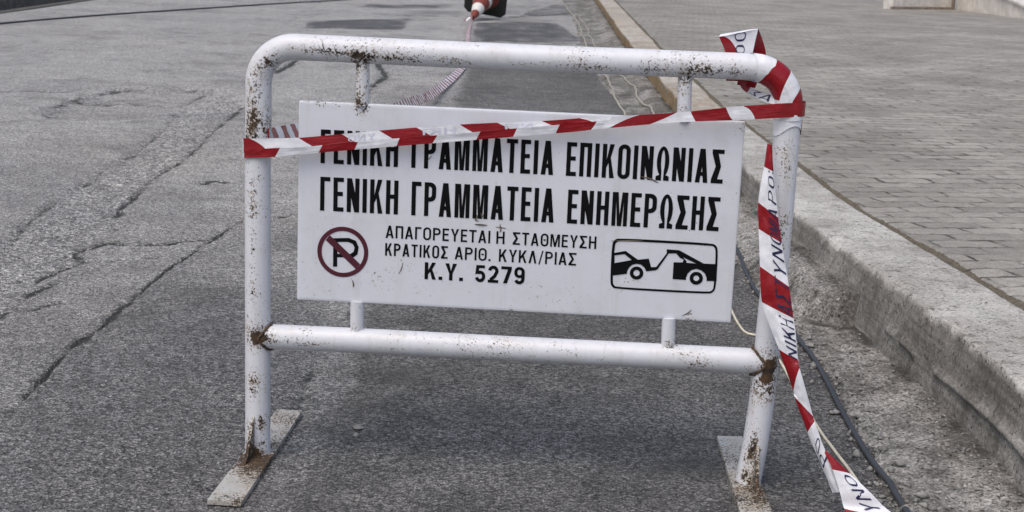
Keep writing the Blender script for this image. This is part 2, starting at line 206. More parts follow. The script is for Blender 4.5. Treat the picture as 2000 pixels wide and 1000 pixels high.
# ------------------------------------------------------------------ materials
class NT:
    def __init__(s, name):
        s.mat = bpy.data.materials.new(name); s.mat.use_nodes = True
        s.t = s.mat.node_tree; s.b = s.t.nodes['Principled BSDF']
        s.tc = s.n('ShaderNodeTexCoord')
    def n(s, t, **kw):
        x = s.t.nodes.new(t)
        for k, v in kw.items(): setattr(x, k, v)
        return x
    def l(s, a, b): s.t.links.new(a, b)
    def val(s, node, sock, v):
        if hasattr(v, 'is_output'): s.l(v, node.inputs[sock])
        else: node.inputs[sock].default_value = v
    def math(s, op, a, b=0.0, c=None):
        x = s.n('ShaderNodeMath', operation=op); s.val(x, 0, a); s.val(x, 1, b)
        if c is not None: s.val(x, 2, c)
        return x.outputs[0]
    def noise(s, scale, detail=3, rough=0.6, vec=None, dist=0.0):
        x = s.n('ShaderNodeTexNoise'); x.inputs['Scale'].default_value = scale; x.inputs['Detail'].default_value = detail
        x.inputs['Roughness'].default_value = rough; x.inputs['Distortion'].default_value = dist
        s.l(vec if vec is not None else s.tc.outputs['Object'], x.inputs['Vector']); return x.outputs['Fac']
    def voro(s, scale, out='Color', vec=None, feature='F1'):
        x = s.n('ShaderNodeTexVoronoi', feature=feature); x.inputs['Scale'].default_value = scale
        s.l(vec if vec is not None else s.tc.outputs['Object'], x.inputs['Vector'])
        if out == 'Color':
            q = s.n('ShaderNodeSeparateColor'); s.l(x.outputs['Color'], q.inputs[0]); return q.outputs[0]
        return x.outputs[out]
    def ramp(s, f, a, b, va=0.0, vb=1.0):
        x = s.n('ShaderNodeMapRange'); x.interpolation_type = 'SMOOTHSTEP'
        s.val(x, 0, f); s.val(x, 1, a); s.val(x, 2, b); s.val(x, 3, va); s.val(x, 4, vb); return x.outputs[0]
    def attr(s, name):
        x = s.n('ShaderNodeAttribute'); x.attribute_name = name; return x.outputs['Fac']
    def mix(s, f, a, b, mode='MIX'):
        x = s.n('ShaderNodeMix', data_type='RGBA', blend_type=mode)
        s.val(x, 0, f)
        for i, v in ((6, a), (7, b)):
            if hasattr(v, 'is_output'): s.l(v, x.inputs[i])
            else: x.inputs[i].default_value = (*v, 1)
        return x.outputs[2]
    def grey(s, f):
        x = s.n('ShaderNodeCombineColor')
        for i in range(3): s.val(x, i, f)
        return x.outputs[0]
    def bump(s, h, strength, dist, prev=None):
        x = s.n('ShaderNodeBump'); x.inputs['Strength'].default_value = strength; x.inputs['Distance'].default_value = dist
        s.l(h, x.inputs['Height'])
        if prev is not None: s.l(prev, x.inputs['Normal'])
        return x.outputs[0]
    def done(s, color=None, rough=None, normal=None, **kw):
        for k, v in (('Base Color', color), ('Roughness', rough), ('Normal', normal)):
            if v is None: continue
            if hasattr(v, 'is_output'): s.l(v, s.b.inputs[k])
            else: s.b.inputs[k].default_value = (*v, 1) if isinstance(v, tuple) else v
        for k, v in kw.items(): s.b.inputs[k.replace('_', ' ')].default_value = v
        return s.mat

def plain(name, c, rough=0.5, var=0.15, scale=30, **kw):
    k = NT(name)
    f = k.ramp(k.noise(scale, 4), 0.3, 0.7, 1 - var, 1 + var)
    return k.done(k.mix(1.0, c, k.grey(f), 'MULTIPLY'), rough, **kw)

def m_asphalt():
    k = NT('worn asphalt')
    crumb = k.attr('crumb')
    fresh, coarse, crack, tone = k.attr('fresh'), k.attr('coarse'), k.attr('crack'), k.attr('tone')
    big = k.noise(0.7, 4, 0.6); mid = k.noise(6, 4, 0.6); fine = k.noise(190, 3, 0.75)
    cell = k.voro(135); cell2 = k.voro(60); dist = k.voro(135, 'Distance'); dist2 = k.voro(70, 'Distance')
    old = k.mix(k.ramp(big, 0.35, 0.65), (0.300, 0.296, 0.289), (0.415, 0.408, 0.392))
    old = k.mix(k.ramp(k.noise(0.35, 3, 0.5, dist=1.5), 0.5, 0.68, 0, 0.35), old, (0.36, 0.33, 0.285))
    new = k.mix(k.ramp(mid, 0.3, 0.7), (0.094, 0.092, 0.089), (0.127, 0.124, 0.119))
    c = k.mix(fresh, old, new)
    lo = k.math('MULTIPLY', k.ramp(tone, -1, 0, 1, 0), 0.88)
    c = k.mix(lo, c, (0.072, 0.072, 0.076))
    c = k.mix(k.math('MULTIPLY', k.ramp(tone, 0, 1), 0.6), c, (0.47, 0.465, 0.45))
    c = k.mix(1.0, c, k.grey(k.ramp(mid, 0.25, 0.75, 0.86, 1.13)), 'MULTIPLY')
    grain = k.math('MULTIPLY', k.ramp(cell, 0.0, 1.0, 0.42, 1.52), k.ramp(fine, 0.34, 0.68, 0.22, 1.70))
    c = k.mix(1.0, c, k.grey(grain), 'MULTIPLY')
    cg = k.math('MULTIPLY', coarse, 1.0)
    cm = k.ramp(cell2, 0.0, 1.0, 0.55, 1.55)
    cm = k.math('ADD', k.math('MULTIPLY', cm, cg), k.math('SUBTRACT', 1.0, cg))
    c = k.mix(1.0, c, k.grey(cm), 'MULTIPLY')
    spk = k.math('GREATER_THAN', cell, 0.972)                       # pale chips of stone
    c = k.mix(k.math('MULTIPLY', spk, 0.28), c, (0.45, 0.45, 0.44))
    cn = k.math('ADD', crack, k.math('MULTIPLY', k.math('SUBTRACT', k.noise(55, 4, 0.75), 0.5), 1.0))
    c = k.mix(k.math('MULTIPLY', k.ramp(k.math('MULTIPLY', cn, k.ramp(crack, 0.02, 0.2)), 0.30, 0.52), 0.92), c, (0.022, 0.025, 0.023))
    dn = k.math('MULTIPLY', k.ramp(crumb, 0.15, 0.9), k.ramp(k.noise(38, 4, 0.7), 0.42, 0.62))
    c = k.mix(k.math('MULTIPLY', dn, 0.55), c, (0.075, 0.072, 0.067))
    sm = k.math('MULTIPLY', k.ramp(k.noise(1.6, 5, 0.72, dist=0.6), 0.50, 0.68), 0.42)       # oil and damp stains
    c = k.mix(sm, c, (0.085, 0.082, 0.078))
    n = k.bump(fine, 0.85, 0.005)
    n = k.bump(dist, 0.85, 0.006, n)
    h2 = k.math('MULTIPLY', dist2, k.math('ADD', k.math('MULTIPLY', coarse, 1.2), 0.25))
    n = k.bump(h2, 0.7, 0.009, n)
    return k.done(c, k.ramp(fresh, 0, 1, 0.72, 0.8), n, Specular_IOR_Level=0.35)

def m_concrete(name, a, b, dark, bumpd=0.006, ochre=False):
    gr = (0.74, 1.26) if ochre else (0.42, 1.58)
    k = NT(name)
    crack, stain_shade = k.attr('crack'), k.attr('stain_shade')
    big = k.noise(2.2, 5, 0.65); mid = k.noise(14, 5, 0.7); fine = k.noise(120, 4, 0.75); cell = k.voro(85)
    c = k.mix(k.ramp(big, 0.38, 0.62), a, b)
    c = k.mix(k.ramp(mid, 0.50, 0.70, 0, 0.85), c, dark)
    mp = k.n('ShaderNodeMapping'); mp.inputs['Scale'].default_value = (11, 11, 3.5); k.l(k.tc.outputs['Object'], mp.inputs[0])
    st = k.noise(1.0, 4, 0.7, mp.outputs[0])
    c = k.mix(k.math('MULTIPLY', k.ramp(st, 0.42, 0.68), k.math('MULTIPLY', stain_shade, 0.75)), c, (0.105, 0.095, 0.085))
    c = k.mix(k.math('MULTIPLY', stain_shade, 0.76), c, (0.105, 0.095, 0.081))
    c = k.mix(1.0, c, k.grey(k.math('MULTIPLY', k.ramp(fine, 0.32, 0.68, *gr), k.ramp(cell, 0, 1, *((0.92, 1.08) if ochre else (0.78, 1.22))))), 'MULTIPLY')
    if ochre:                                                       # marks left by the casting boards
        m2 = k.n('ShaderNodeMapping'); m2.inputs['Scale'].default_value = (1.0, 1.2, 55); k.l(k.tc.outputs['Object'], m2.inputs[0])
        bm_ = k.noise(1.0, 3, 0.6, m2.outputs[0])
        c = k.mix(stain_shade, c, k.mix(1.0, c, k.grey(k.ramp(bm_, 0.35, 0.65, 0.72, 1.18)), 'MULTIPLY'))
    pits = k.ramp(k.noise(70, 3, 0.65), 0.585, 0.65, 0, 0.9)
    c = k.mix(pits, c, tuple(0.4 * x for x in dark))
    c = k.mix(k.math('MULTIPLY', k.ramp(k.noise(75, 2, 0.5), 0.66, 0.71), 0.22 if ochre else 0.75), c, (0.55, 0.54, 0.52))
    c = k.mix(k.math('MULTIPLY', crack, 0.85), c, (0.035, 0.032, 0.028))
    if ochre:
        oc = k.attr('paint')
        pn = k.math('MULTIPLY', oc, k.ramp(k.noise(9, 5, 0.7), 0.30, 0.55))
        c = k.mix(k.math('MULTIPLY', pn, 0.8), c, k.mix(k.ramp(k.noise(20, 4), 0.35, 0.65), (0.23, 0.135, 0.035), (0.42, 0.27, 0.11)))
    n = k.bump(fine, 0.6, bumpd * 0.7); n = k.bump(mid, 0.7, bumpd * 2.4, n)
    n = k.bump(k.math('SUBTRACT', 1.0, pits), 0.5, bumpd, n)
    return k.done(c, 0.88, n, Specular_IOR_Level=0.25)

def m_pavers():
    k = NT('clay pavers')
    dirt = k.attr('dirt')
    mp = k.n('ShaderNodeMapping'); mp.inputs['Rotation'].default_value = (0, 0, -math.radians(12)); k.l(k.tc.outputs['Object'], mp.inputs[0])
    sx = k.n('ShaderNodeSeparateXYZ'); k.l(mp.outputs[0], sx.inputs[0])
    zig = k.math('MULTIPLY', k.math('PINGPONG', sx.outputs[0], 0.07), 0.16)
    wob = k.math('MULTIPLY', k.math('SUBTRACT', k.noise(9, 4, 0.65), 0.5), 0.05)
    wob2 = k.math('MULTIPLY', k.math('SUBTRACT', k.noise(7.3, 3, 0.6, mp.outputs[0]), 0.5), 0.06)
    y = k.math('ADD', k.math('ADD', sx.outputs[1], zig), wob)
    x = k.math('ADD', sx.outputs[0], wob2)
    cv = k.n('ShaderNodeCombineXYZ'); k.l(x, cv.inputs[0]); k.l(y, cv.inputs[1])
    br = k.n('ShaderNodeTexBrick'); br.offset = 0.5; br.squash = 1.0
    k.l(cv.outputs[0], br.inputs['Vector'])
    for s_, v in (('Scale', 1.0), ('Mortar Size', 0.0095), ('Mortar Smooth', 0.35), ('Brick Width', 0.27), ('Row Height', 0.135), ('Bias', 0.0)):
        br.inputs[s_].default_value = v
    br.inputs['Color1'].default_value = (0, 0, 0, 1); br.inputs['Color2'].default_value = (1, 1, 1, 1); br.inputs['Mortar'].default_value = (0.5, 0.5, 0.5, 1)
    mort = br.outputs['Fac']
    q = k.n('ShaderNodeSeparateColor'); k.l(br.outputs['Color'], q.inputs[0])
    b2 = k.n('ShaderNodeTexBrick'); b2.offset = 0.5; k.l(cv.outputs[0], b2.inputs['Vector'])
    for s_, v in (('Scale', 1.0), ('Mortar Size', 0.022), ('Mortar Smooth', 0.5), ('Brick Width', 0.27), ('Row Height', 0.135)): b2.inputs[s_].default_value = v
    worn = k.math('MULTIPLY', b2.outputs['Fac'], k.ramp(k.noise(3.6, 5, 0.78), 0.52, 0.64))    # joints washed out wide
    big = k.noise(0.9, 5, 0.6); fine = k.noise(160, 3, 0.75); mid = k.noise(18, 4, 0.65)
    c = k.mix(k.ramp(big, 0.35, 0.65), (0.250, 0.238, 0.213), (0.335, 0.321, 0.290))
    c = k.mix(1.0, c, k.grey(k.ramp(q.outputs[0], 0, 1, 0.86, 1.12)), 'MULTIPLY')
    c = k.mix(1.0, c, k.grey(k.math('MULTIPLY', k.ramp(fine, 0.28, 0.72, 0.62, 1.38), k.ramp(mid, 0.3, 0.7, 0.86, 1.14))), 'MULTIPLY')
    open_ = k.ramp(k.noise(6.0, 5, 0.75), 0.46, 0.64)                # joints are open only here and there
    jm = k.math('MULTIPLY', mort, k.math('ADD', k.math('MULTIPLY', open_, 0.80), 0.22))
    c = k.mix(jm, c, (0.045, 0.040, 0.033))
    c = k.mix(k.math('MULTIPLY', worn, 0.8), c, (0.075, 0.066, 0.054))
    blot = k.ramp(k.noise(9, 5, 0.75), 0.60, 0.74, 0, 0.6)
    c = k.mix(blot, c, (0.10, 0.09, 0.075))
    dm = k.ramp(k.math('ADD', dirt, k.math('MULTIPLY', k.math('SUBTRACT', k.noise(40, 4, 0.7), 0.5), 0.9)), 0.35, 0.65)
    c = k.mix(k.math('MULTIPLY', dm, 0.9), c, k.mix(k.ramp(k.noise(90, 3), 0.35, 0.65), (0.055, 0.045, 0.03), (0.16, 0.13, 0.085)))
    n = k.bump(fine, 0.4, 0.003); n = k.bump(k.math('SUBTRACT', 1.0, jm), 0.8, 0.008, n); n = k.bump(mid, 0.35, 0.006, n)
    return k.done(c, 0.85, n, Specular_IOR_Level=0.3)

def m_paint(name='chipped white paint', amount=0.0, panel=False):
    k = NT(name)
    rust = k.attr('rust')
    big = k.noise(5.5, 3, 0.6)
    ao = k.attr('chips'); chip = k.noise(190, 4, 0.66); chip2 = k.noise(85, 5, 0.80)
    dens = k.math('ADD', k.math('MULTIPLY', k.ramp(big, 0.34, 0.66), 0.13), k.math('ADD', k.math('MULTIPLY', rust, 0.17), k.math('MULTIPLY', k.ramp(rust, 0.86, 1.0), 0.20)))
    if panel: dens = k.math('ADD', k.math('MULTIPLY', k.ramp(big, 0.42, 0.72), 0.065), k.math('MULTIPLY', rust, 0.22))
    if not panel: dens = k.math('ADD', dens, k.math('MULTIPLY', ao, 0.105))
    th = k.math('SUBTRACT', 0.735 - amount, dens)
    e1 = k.math('SUBTRACT', chip, th); e2 = k.math('SUBTRACT', chip2, k.math('ADD', th, 0.015))
    e = k.math('MAXIMUM', e1, e2)
    core = k.ramp(e, 0.0, 0.018); halo = k.ramp(e, -0.075, 0.01, 0, 0.7)
    mp = k.n('ShaderNodeMapping'); mp.inputs['Scale'].default_value = (34, 34, 2.2); k.l(k.tc.outputs['Object'], mp.inputs[0])
    strk = k.ramp(k.noise(1.0, 4, 0.7, mp.outputs[0]), 0.50, 0.75, 0, 0.30 if not panel else 0.16)
    dirt = k.ramp(k.noise(16, 5, 0.7), 0.42, 0.75, 0, (0.26 if amount == 0 else 0.75) if not panel else 0.07)
    c = k.mix(dirt, ((0.70, 0.715, 0.765) if amount == 0 else (0.46, 0.455, 0.435)) if not panel else (0.70, 0.72, 0.785), (0.45, 0.42, 0.36) if amount == 0 else (0.34, 0.31, 0.25))
    c = k.mix(strk, c, (0.40, 0.37, 0.31))
    if panel: c = k.mix(k.ramp(k.noise(4.2, 5, 0.75), 0.48, 0.75, 0, 0.24), c, (0.42, 0.40, 0.37))
    c = k.mix(k.math('MULTIPLY', halo, k.ramp(k.noise(24, 3), 0.4, 0.6, 0.25, 1.0)), c, (0.42, 0.32, 0.19))
    rc = k.mix(k.ramp(k.noise(70, 4, 0.7), 0.4, 0.62), (0.018, 0.015, 0.013), (0.070, 0.047, 0.028))
    rc = k.mix(k.math('MULTIPLY', rust, k.ramp(k.noise(45, 3), 0.35, 0.6, 0, 0.5)), rc, (0.13, 0.068, 0.028))
    c = k.mix(core, c, rc)
    n = k.bump(k.math('SUBTRACT', 1.0, core), 0.5, 0.0012); n = k.bump(k.noise(7 if panel else 11, 3), 0.25 if panel else 0.15, 0.008, n)
    return k.done(c, k.ramp(core, 0, 1, 0.36, 0.85), n, Specular_IOR_Level=0.45)

def m_tape(back=False):
    k = NT('striped tape')
    uv = k.n('ShaderNodeSeparateXYZ'); k.l(k.tc.outputs['UV'], uv.inputs[0])
    fr = k.math('FRACT', uv.outputs[0])
    red = k.math('LESS_THAN', fr, 0.5)
    f = k.ramp(k.noise(22, 3), 0.3, 0.7, 0.88, 1.08)
    white = (0.80, 0.81, 0.86)
    c = k.mix(red, white, (0.27, 0.006, 0.012))
    c = k.mix(1.0, c, k.grey(f), 'MULTIPLY')
    um = k.n('ShaderNodeMapping'); um.inputs['Scale'].default_value = (3.0, 9.0, 1.0); k.l(k.tc.outputs['UV'], um.inputs[0])
    n = k.bump(k.noise(1.0, 4, 0.6, um.outputs[0], 0.8), 0.22, 0.006); n = k.bump(k.noise(34, 3, 0.6, dist=0.8), 0.3, 0.005, n)
    m = k.done(c, 0.24, n, Specular_IOR_Level=0.5)
    return m

M_ASPH = m_asphalt()
M_GUT = m_concrete('broken gutter concrete', (0.15, 0.144, 0.133), (0.33, 0.32, 0.30), (0.06, 0.055, 0.048), 0.009)
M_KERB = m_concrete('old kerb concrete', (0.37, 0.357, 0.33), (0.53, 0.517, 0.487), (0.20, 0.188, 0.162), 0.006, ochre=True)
M_PAVE = m_pavers()
M_PAINT = m_paint()
M_PANEL = m_paint('white sign paint', 0.0, True)
M_PLATE = m_paint('scuffed plate paint', 0.07)
M_TAPE = m_tape()
M_BLACK = plain('black sign lettering', (0.004, 0.004, 0.005), 0.7, Specular_IOR_Level=0.12)
M_MAROON = plain('maroon sign paint', (0.075, 0.010, 0.022), 0.4)
M_NAVY = plain('navy tape print', (0.012, 0.012, 0.06), 0.4)
M_GHOST = plain('print seen through the tape', (0.60, 0.63, 0.74), 0.35)
M_CABLE = plain('black rubber cable', (0.040, 0.041, 0.045), 0.45)
M_WIRE = plain('cream plastic wire', (0.62, 0.57, 0.45), 0.5)
M_DUSTY = plain('dusty plastic wire', (0.36, 0.34, 0.29), 0.7)
M_STONE = plain('grey stone', (0.24, 0.235, 0.225), 0.9, 0.35, 60)
M_CONE_R = plain('faded red cone plastic', (0.20, 0.042, 0.028), 0.6, 0.35)
M_CONE_W = plain('white cone band', (0.72, 0.70, 0.66), 0.4, 0.12)
M_CONE_B = plain('black cone rubber', (0.016, 0.017, 0.016), 0.7, 0.3)
M_MARBLE = plain('white marble', (0.66, 0.62, 0.57), 0.5, 0.15, 6)
M_STAIN = plain('stained stone skirting', (0.25, 0.20, 0.165), 0.8, 0.3, 12)
M_FARK = plain('painted far kerb', (0.74, 0.73, 0.70), 0.7, 0.2, 8)
M_DARKST = plain('dirty shaded stone', (0.09, 0.085, 0.075), 0.9, 0.3, 8)  # dirt plus the shade gap under the far kerb, put into the colour

# ------------------------------------------------------------------ ground
def interp(tab, y, k=0):
    t = sorted(tab, key=lambda q: q[1]); return np.interp(y, [q[1] for q in t], [q[k] for q in t])
KB = [(1.27, 0.0), (1.265, 3.0), (1.25, 4.0), (1.20, 4.8), (1.145, 5.7), (1.155, 6.8), (1.145, 11.6), (1.19, 14.0), (1.25, 19.0), (1.46, 30.6), (1.75, 45.0), (2.4, 70.0)]
KT = [(1.33, 0.0), (1.315, 3.0), (1.29, 4.0), (1.235, 5.0), (1.175, 6.1), (1.15, 11.6), (1.195, 15.8), (1.245, 19.5), (1.47, 30.6), (1.77, 45.0), (2.42, 70.0)]
KJ = [(1.63, 0.0), (1.60, 3.0), (1.575, 4.4), (1.52, 5.35), (1.475, 6.2), (1.455, 7.6), (1.40, 10.3), (1.42, 11.9), (1.466, 15.7), (1.657, 26.2), (1.80, 34.0), (2.1, 45.0), (2.75, 70.0)]
def kerb_top(y): return 0.198 + 0.042 * (1 - sstep(4.6, 7.0, y))

def ypts(y0, y1, base, ref=3.5):
    ys = [y0]
    while ys[-1] < y1: ys.append(ys[-1] + base * max(1.0, (ys[-1] / ref)) ** 1.75)
    return np.array(ys)

def seg_dist(X, Y, pts):
    d = np.full(X.shape, 1e9)
    for (ax, ay), (bx, by) in zip(pts[:-1], pts[1:]):
        vx, vy = bx - ax, by - ay; L = vx * vx + vy * vy + 1e-12
        t = np.clip(((X - ax) * vx + (Y - ay) * vy) / L, 0, 1)
        d = np.minimum(d, np.hypot(X - ax - t * vx, Y - ay - t * vy))
    return d

def inside(X, Y, pts):
    r = np.zeros(X.shape, bool); n = len(pts)
    for i in range(n):
        ax, ay = pts[i]; bx, by = pts[(i + 1) % n]
        c = ((ay > Y) != (by > Y)) & (X < (bx - ax) * (Y - ay) / (by - ay + 1e-12) + ax)
        r ^= c
    return r

def soft_in(X, Y, pts, wdt):
    d = seg_dist(X, Y, pts + [pts[0]]); s = np.where(inside(X, Y, pts), d, -d)
    return sstep(-wdt, wdt, s)

def road_field(X, Y):
    sc_ = np.clip(Y / 4.0, 0.7, 6)
    wx = X + 0.010 * sc_ * fbm(X * 14 / sc_, Y * 14 / sc_, 3, 4) + 0.009 * fbm(X * 45, Y * 45, 5, 3)
    wy = Y + 0.016 * sc_ * fbm(X * 14 / sc_, Y * 10 / sc_, 8, 4) + 0.014 * fbm(X * 45, Y * 35, 6, 3)
    z = 0.006 * fbm(X * 0.7, Y * 0.5, 11, 3) + 0.0016 * fbm(X * 14, Y * 14, 12, 3)
    crack = np.zeros(X.shape); crumb = np.zeros(X.shape)
    for i, (pts, wd, dp, dk) in enumerate(CRACKS):
        xs = [p[0] for p in pts]; ys = [p[1] for p in pts]; mg = wd * 6 + 0.3
        m = (X > min(xs) - mg) & (X < max(xs) + mg) & (Y > min(ys) - mg * 2) & (Y < max(ys) + mg * 2)
        if not m.any(): continue
        d = seg_dist(wx[m], wy[m], pts)
        wv = wd * (0.38 + 1.3 * np.abs(fbm(wx[m] * 6, wy[m] * 6, 30 + i, 3)))
        g = np.exp(-(d / wv) ** 2) * np.clip(0.78 + 1.1 * fbm(wx[m] * 8, wy[m] * 8, 60 + i, 3), 0.12, 1)
        z[m] -= dp * g
        crack[m] = np.maximum(crack[m], g * dk)
        crumb[m] = np.maximum(crumb[m], dk * np.exp(-(d / (wv * 2.4)) ** 2))
    coarse = soft_in(wx, wy, COARSE, 0.10)
    sunk = soft_in(wx, wy, SUNK, 0.12)
    z -= 0.014 * coarse + 0.030 * sunk
    z += coarse * 0.005 * fbm(X * 22, Y * 22, 41, 3)
    coarse = np.clip(0.3 * soft_in(wx, wy, NEARSTRIP, 0.06) + 0.75 * crumb + coarse * 0.9 + 0.10 * sunk + 0.22 * sstep(0.1, 0.5, fbm(X * 1.3, Y * 1.1, 44, 3)), 0, 1)
    fe = -0.50 + 0.05 * fbm(X * 0.01, Y * 1.6, 50, 3)
    fresh = sstep(fe - 0.06, fe + 0.06, wx + 0.05 * fbm(X * 9, Y * 9, 58, 3)) * (1 - sstep(16.5, 18.5, wy + 0.5 * fbm(X * 2, Y * 2, 51, 2)))
    fresh *= 0.86 + 0.14 * fbm(X * 2.2, Y * 1.5, 52, 3)
    z += 0.004 * fresh
    nearl = (1 - sstep(3.0, 6.2, Y + 0.5 * X + 0.8 * fbm(X * 1.5, Y * 1.2, 57, 3))) * (1 - fresh) * 0.36       # old asphalt darker towards the near left
    tone = -nearl + 0.42 * soft_in(wx, wy, PATCH, 0.02) - 0.34 * sunk * (0.7 + 0.5 * fbm(X * 1.5, Y * 0.9, 64, 3)) + 0.42 * np.exp(-((seg_dist(wx, wy, SUNK + [SUNK[0]]) - 0.10) / 0.07) ** 2) * (1 - sunk)  # sunken patch: shade inside and lit rim put into the tone
    for pts, t in PATCHES:
        tone = tone + t * soft_in(wx + 0.05 * fbm(X * 3, Y * 1.5, 61, 3), wy + 0.16 * fbm(X * 3.5, Y * 1.5, 62, 4), pts, 0.04) * (0.85 + 0.6 * fbm(X * 5, Y * 2.2, 63, 3))
    # left lanes paler with distance: wear plus sky sheen put into the colour
    dkp = np.zeros(X.shape)
    for pts, t in PATCHES:
        if t < 0: dkp = np.maximum(dkp, soft_in(wx, wy, pts, 0.3))
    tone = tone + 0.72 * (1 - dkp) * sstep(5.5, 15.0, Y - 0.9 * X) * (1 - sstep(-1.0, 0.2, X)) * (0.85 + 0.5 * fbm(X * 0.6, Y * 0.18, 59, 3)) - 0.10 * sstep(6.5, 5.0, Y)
    tone = tone - 0.16 * soft_in(wx, wy, NEARSTRIP, 0.04) + 0.30 * fbm(X * 0.8, Y * 0.35, 55, 3)
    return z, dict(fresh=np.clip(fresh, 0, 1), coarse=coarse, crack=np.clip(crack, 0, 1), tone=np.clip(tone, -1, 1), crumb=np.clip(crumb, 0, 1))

xs = np.concatenate([np.array([-90, -50, -30, -20, -14, -11, -9.5]), np.linspace(-8.5, -3.2, 90)[:-1], np.linspace(-3.2, -1.5, 130)[:-1],
                     np.linspace(-1.5, 1.30, 560), np.array([1.6, 3, 8, 20, 40, 90])])
ys = np.concatenate([np.array([-40, -20, -8, -3, 0, 1.2, 2.0]), ypts(2.5, 48, 0.0062), np.array([56, 70, 95, 140])])
X, Y = np.meshgrid(xs, ys)
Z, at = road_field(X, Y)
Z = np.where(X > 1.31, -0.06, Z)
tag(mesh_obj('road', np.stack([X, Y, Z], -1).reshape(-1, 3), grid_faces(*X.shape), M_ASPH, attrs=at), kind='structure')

def road_z(x, y):
    z, _ = road_field(np.array([[float(x)]]), np.array([[float(y)]])); return float(z[0, 0])

# gutter: rough concrete between the asphalt and the kerb; its far length is a raised lip that breaks off
def gutter_z(X, Y):
    ge = interp(GUT_E, Y) + 0.030 * fbm(X * 0.1 + 3, Y * 4, 71, 4)
    kb = interp(KB, Y)
    u = (X - ge)
    z = -0.03 + 0.046 * sstep(-0.035, 0.03, u + 0.030 * fbm(X * 12, Y * 12, 72, 4))
    z += 0.010 * fbm(X * 11, Y * 9, 73, 4) + 0.005 * fbm(X * 45, Y * 45, 74, 3)
    z += 0.030 * sstep(0.12, 0.30, u) * 0.4
    brk = 4.98 + 0.10 * fbm(X * 6, Y * 0.01, 76, 3) - 0.35 * (X - 1.1)
    lip = sstep(0.0, 0.05, Y - brk) * sstep(-0.22, -0.06, X - kb + 0.05 * fbm(X * 0.1, Y * 5, 77, 3)) * (1 - 0.55 * sstep(5.6, 6.6, Y))
    z += 0.10 * lip + 0.018 * lip * fbm(X * 16, Y * 13, 78, 3)
    crk = np.exp(-((Y - brk + 0.03) / 0.04) ** 2) * sstep(-0.20, -0.12, X - kb)
    crk = np.maximum(crk, 0.95 * np.exp(-((X - kb + 0.006) / 0.026) ** 2) * np.clip(0.75 + 1.2 * fbm(X * 0.1, Y * 7, 79, 3), 0, 1))
    crk = np.maximum(crk, 0.55 * sstep(0.15, 0.5, fbm(X * 9, Y * 7, 81, 4)))
    return z, crk, lip
ys = np.concatenate([np.array([-10.0, 0.0, 1.5, 2.2]), ypts(2.6, 48, 0.0065), np.array([60, 100])])
off = np.linspace(0, 1, 120)
Yg = np.repeat(ys[:, None], 120, 1)
x0 = interp(GUT_E, ys)[:, None] - 0.09; x1 = interp(KB, ys)[:, None] + 0.04
Xg = x0 + (x1 - x0) * off[None]
Zg, ck, lip = gutter_z(Xg, Yg)
tag(mesh_obj('gutter', np.stack([Xg, Yg, Zg], -1).reshape(-1, 3), grid_faces(*Xg.shape), M_GUT,
             attrs=dict(crack=ck, stain_shade=0.35 * sstep(0.0, 0.6, fbm(Xg * 3, Yg * 1.4, 80, 3)))), kind='structure')

# kerb: one cast length with a chipped round arris
ys = np.concatenate([np.array([-10.0, 0.0, 1.5, 2.2]), ypts(2.6, 48, 0.008), np.array([60, 100])])
npf = 120
V = []; ST = []; PT = []; CK = []
s = np.linspace(0, 1, npf)
for y in ys:
    xb, xt, xj, zt = float(interp(KB, y)), float(interp(KT, y)), float(interp(KJ, y)), float(kerb_top(y))
    r = 0.012
    pts = [(xb - 0.004, -0.08), (xb, 0.0), (xb + (xt - xb) * 0.45, zt * 0.5), (xt, zt - r)]
    pts += [(xt + r - r * math.cos(a), zt - r + r * math.sin(a)) for a in (0.35, 0.75, 1.15)]
    pts += [(xt + r + 0.02, zt), (xj - 0.012, zt + 0.002), (xj, zt - 0.03)]
    pts = np.array(pts); d = np.concatenate([[0], np.cumsum(np.hypot(*np.diff(pts, axis=0).T))])
    q = s * d[-1]
    V.append(np.stack([np.interp(q, d, pts[:, 0]), np.full(npf, y), np.interp(q, d, pts[:, 1])], -1))
V = np.array(V)
zt = kerb_top(V[..., 1]); yy = V[..., 1]
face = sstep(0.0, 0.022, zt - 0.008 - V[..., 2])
edge = np.exp(-((V[..., 2] - zt + 0.008) / 0.02) ** 2) * np.exp(-((V[..., 0] - interp(KT, yy) - 0.01) / 0.035) ** 2)
arc = np.broadcast_to(s * 0.55, zt.shape)
nz = fbm(yy * 9, arc * 9, 90, 4); nf = fbm(yy * 38, arc * 38, 91, 3)
V[..., 0] += face * (0.007 * nz + 0.0018 * nf) + edge * 0.016 * np.maximum(0, fbm(yy * 13, arc * 6, 92, 4)) + 0.012 * fbm(yy * 1.3, yy * 0.0, 95, 3)
V[..., 2] += (1 - face) * (0.004 * nz + 0.002 * nf) - edge * 0.024 * np.maximum(0, fbm(yy * 11, arc * 4, 93, 4) + 0.1)
ledge = np.exp(-((V[..., 2] - (0.095 + 0.02 * fbm(yy * 1.1, yy * 0, 97, 3))) / 0.012) ** 2) * face * sstep(3.0, 2.0, np.abs(yy - 3.6))
V[..., 0] -= 0.012 * ledge * (fbm(yy * 4, yy * 0, 98, 3) > -0.1)
paint = sstep(9.0, 10.2, yy) * np.clip(face + 0.35 + 0.25 * fbm(yy * 1.1, arc * 4, 94, 3), 0, 1)
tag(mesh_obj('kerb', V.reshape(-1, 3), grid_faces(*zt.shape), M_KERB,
             attrs=dict(stain_shade=face * (0.72 + 0.28 * fbm(yy * 2.2, arc * 3, 96, 3)), crack=np.zeros(zt.shape), paint=paint)), kind='structure')  # darkens the face in colour for dirt and for blocked sky light

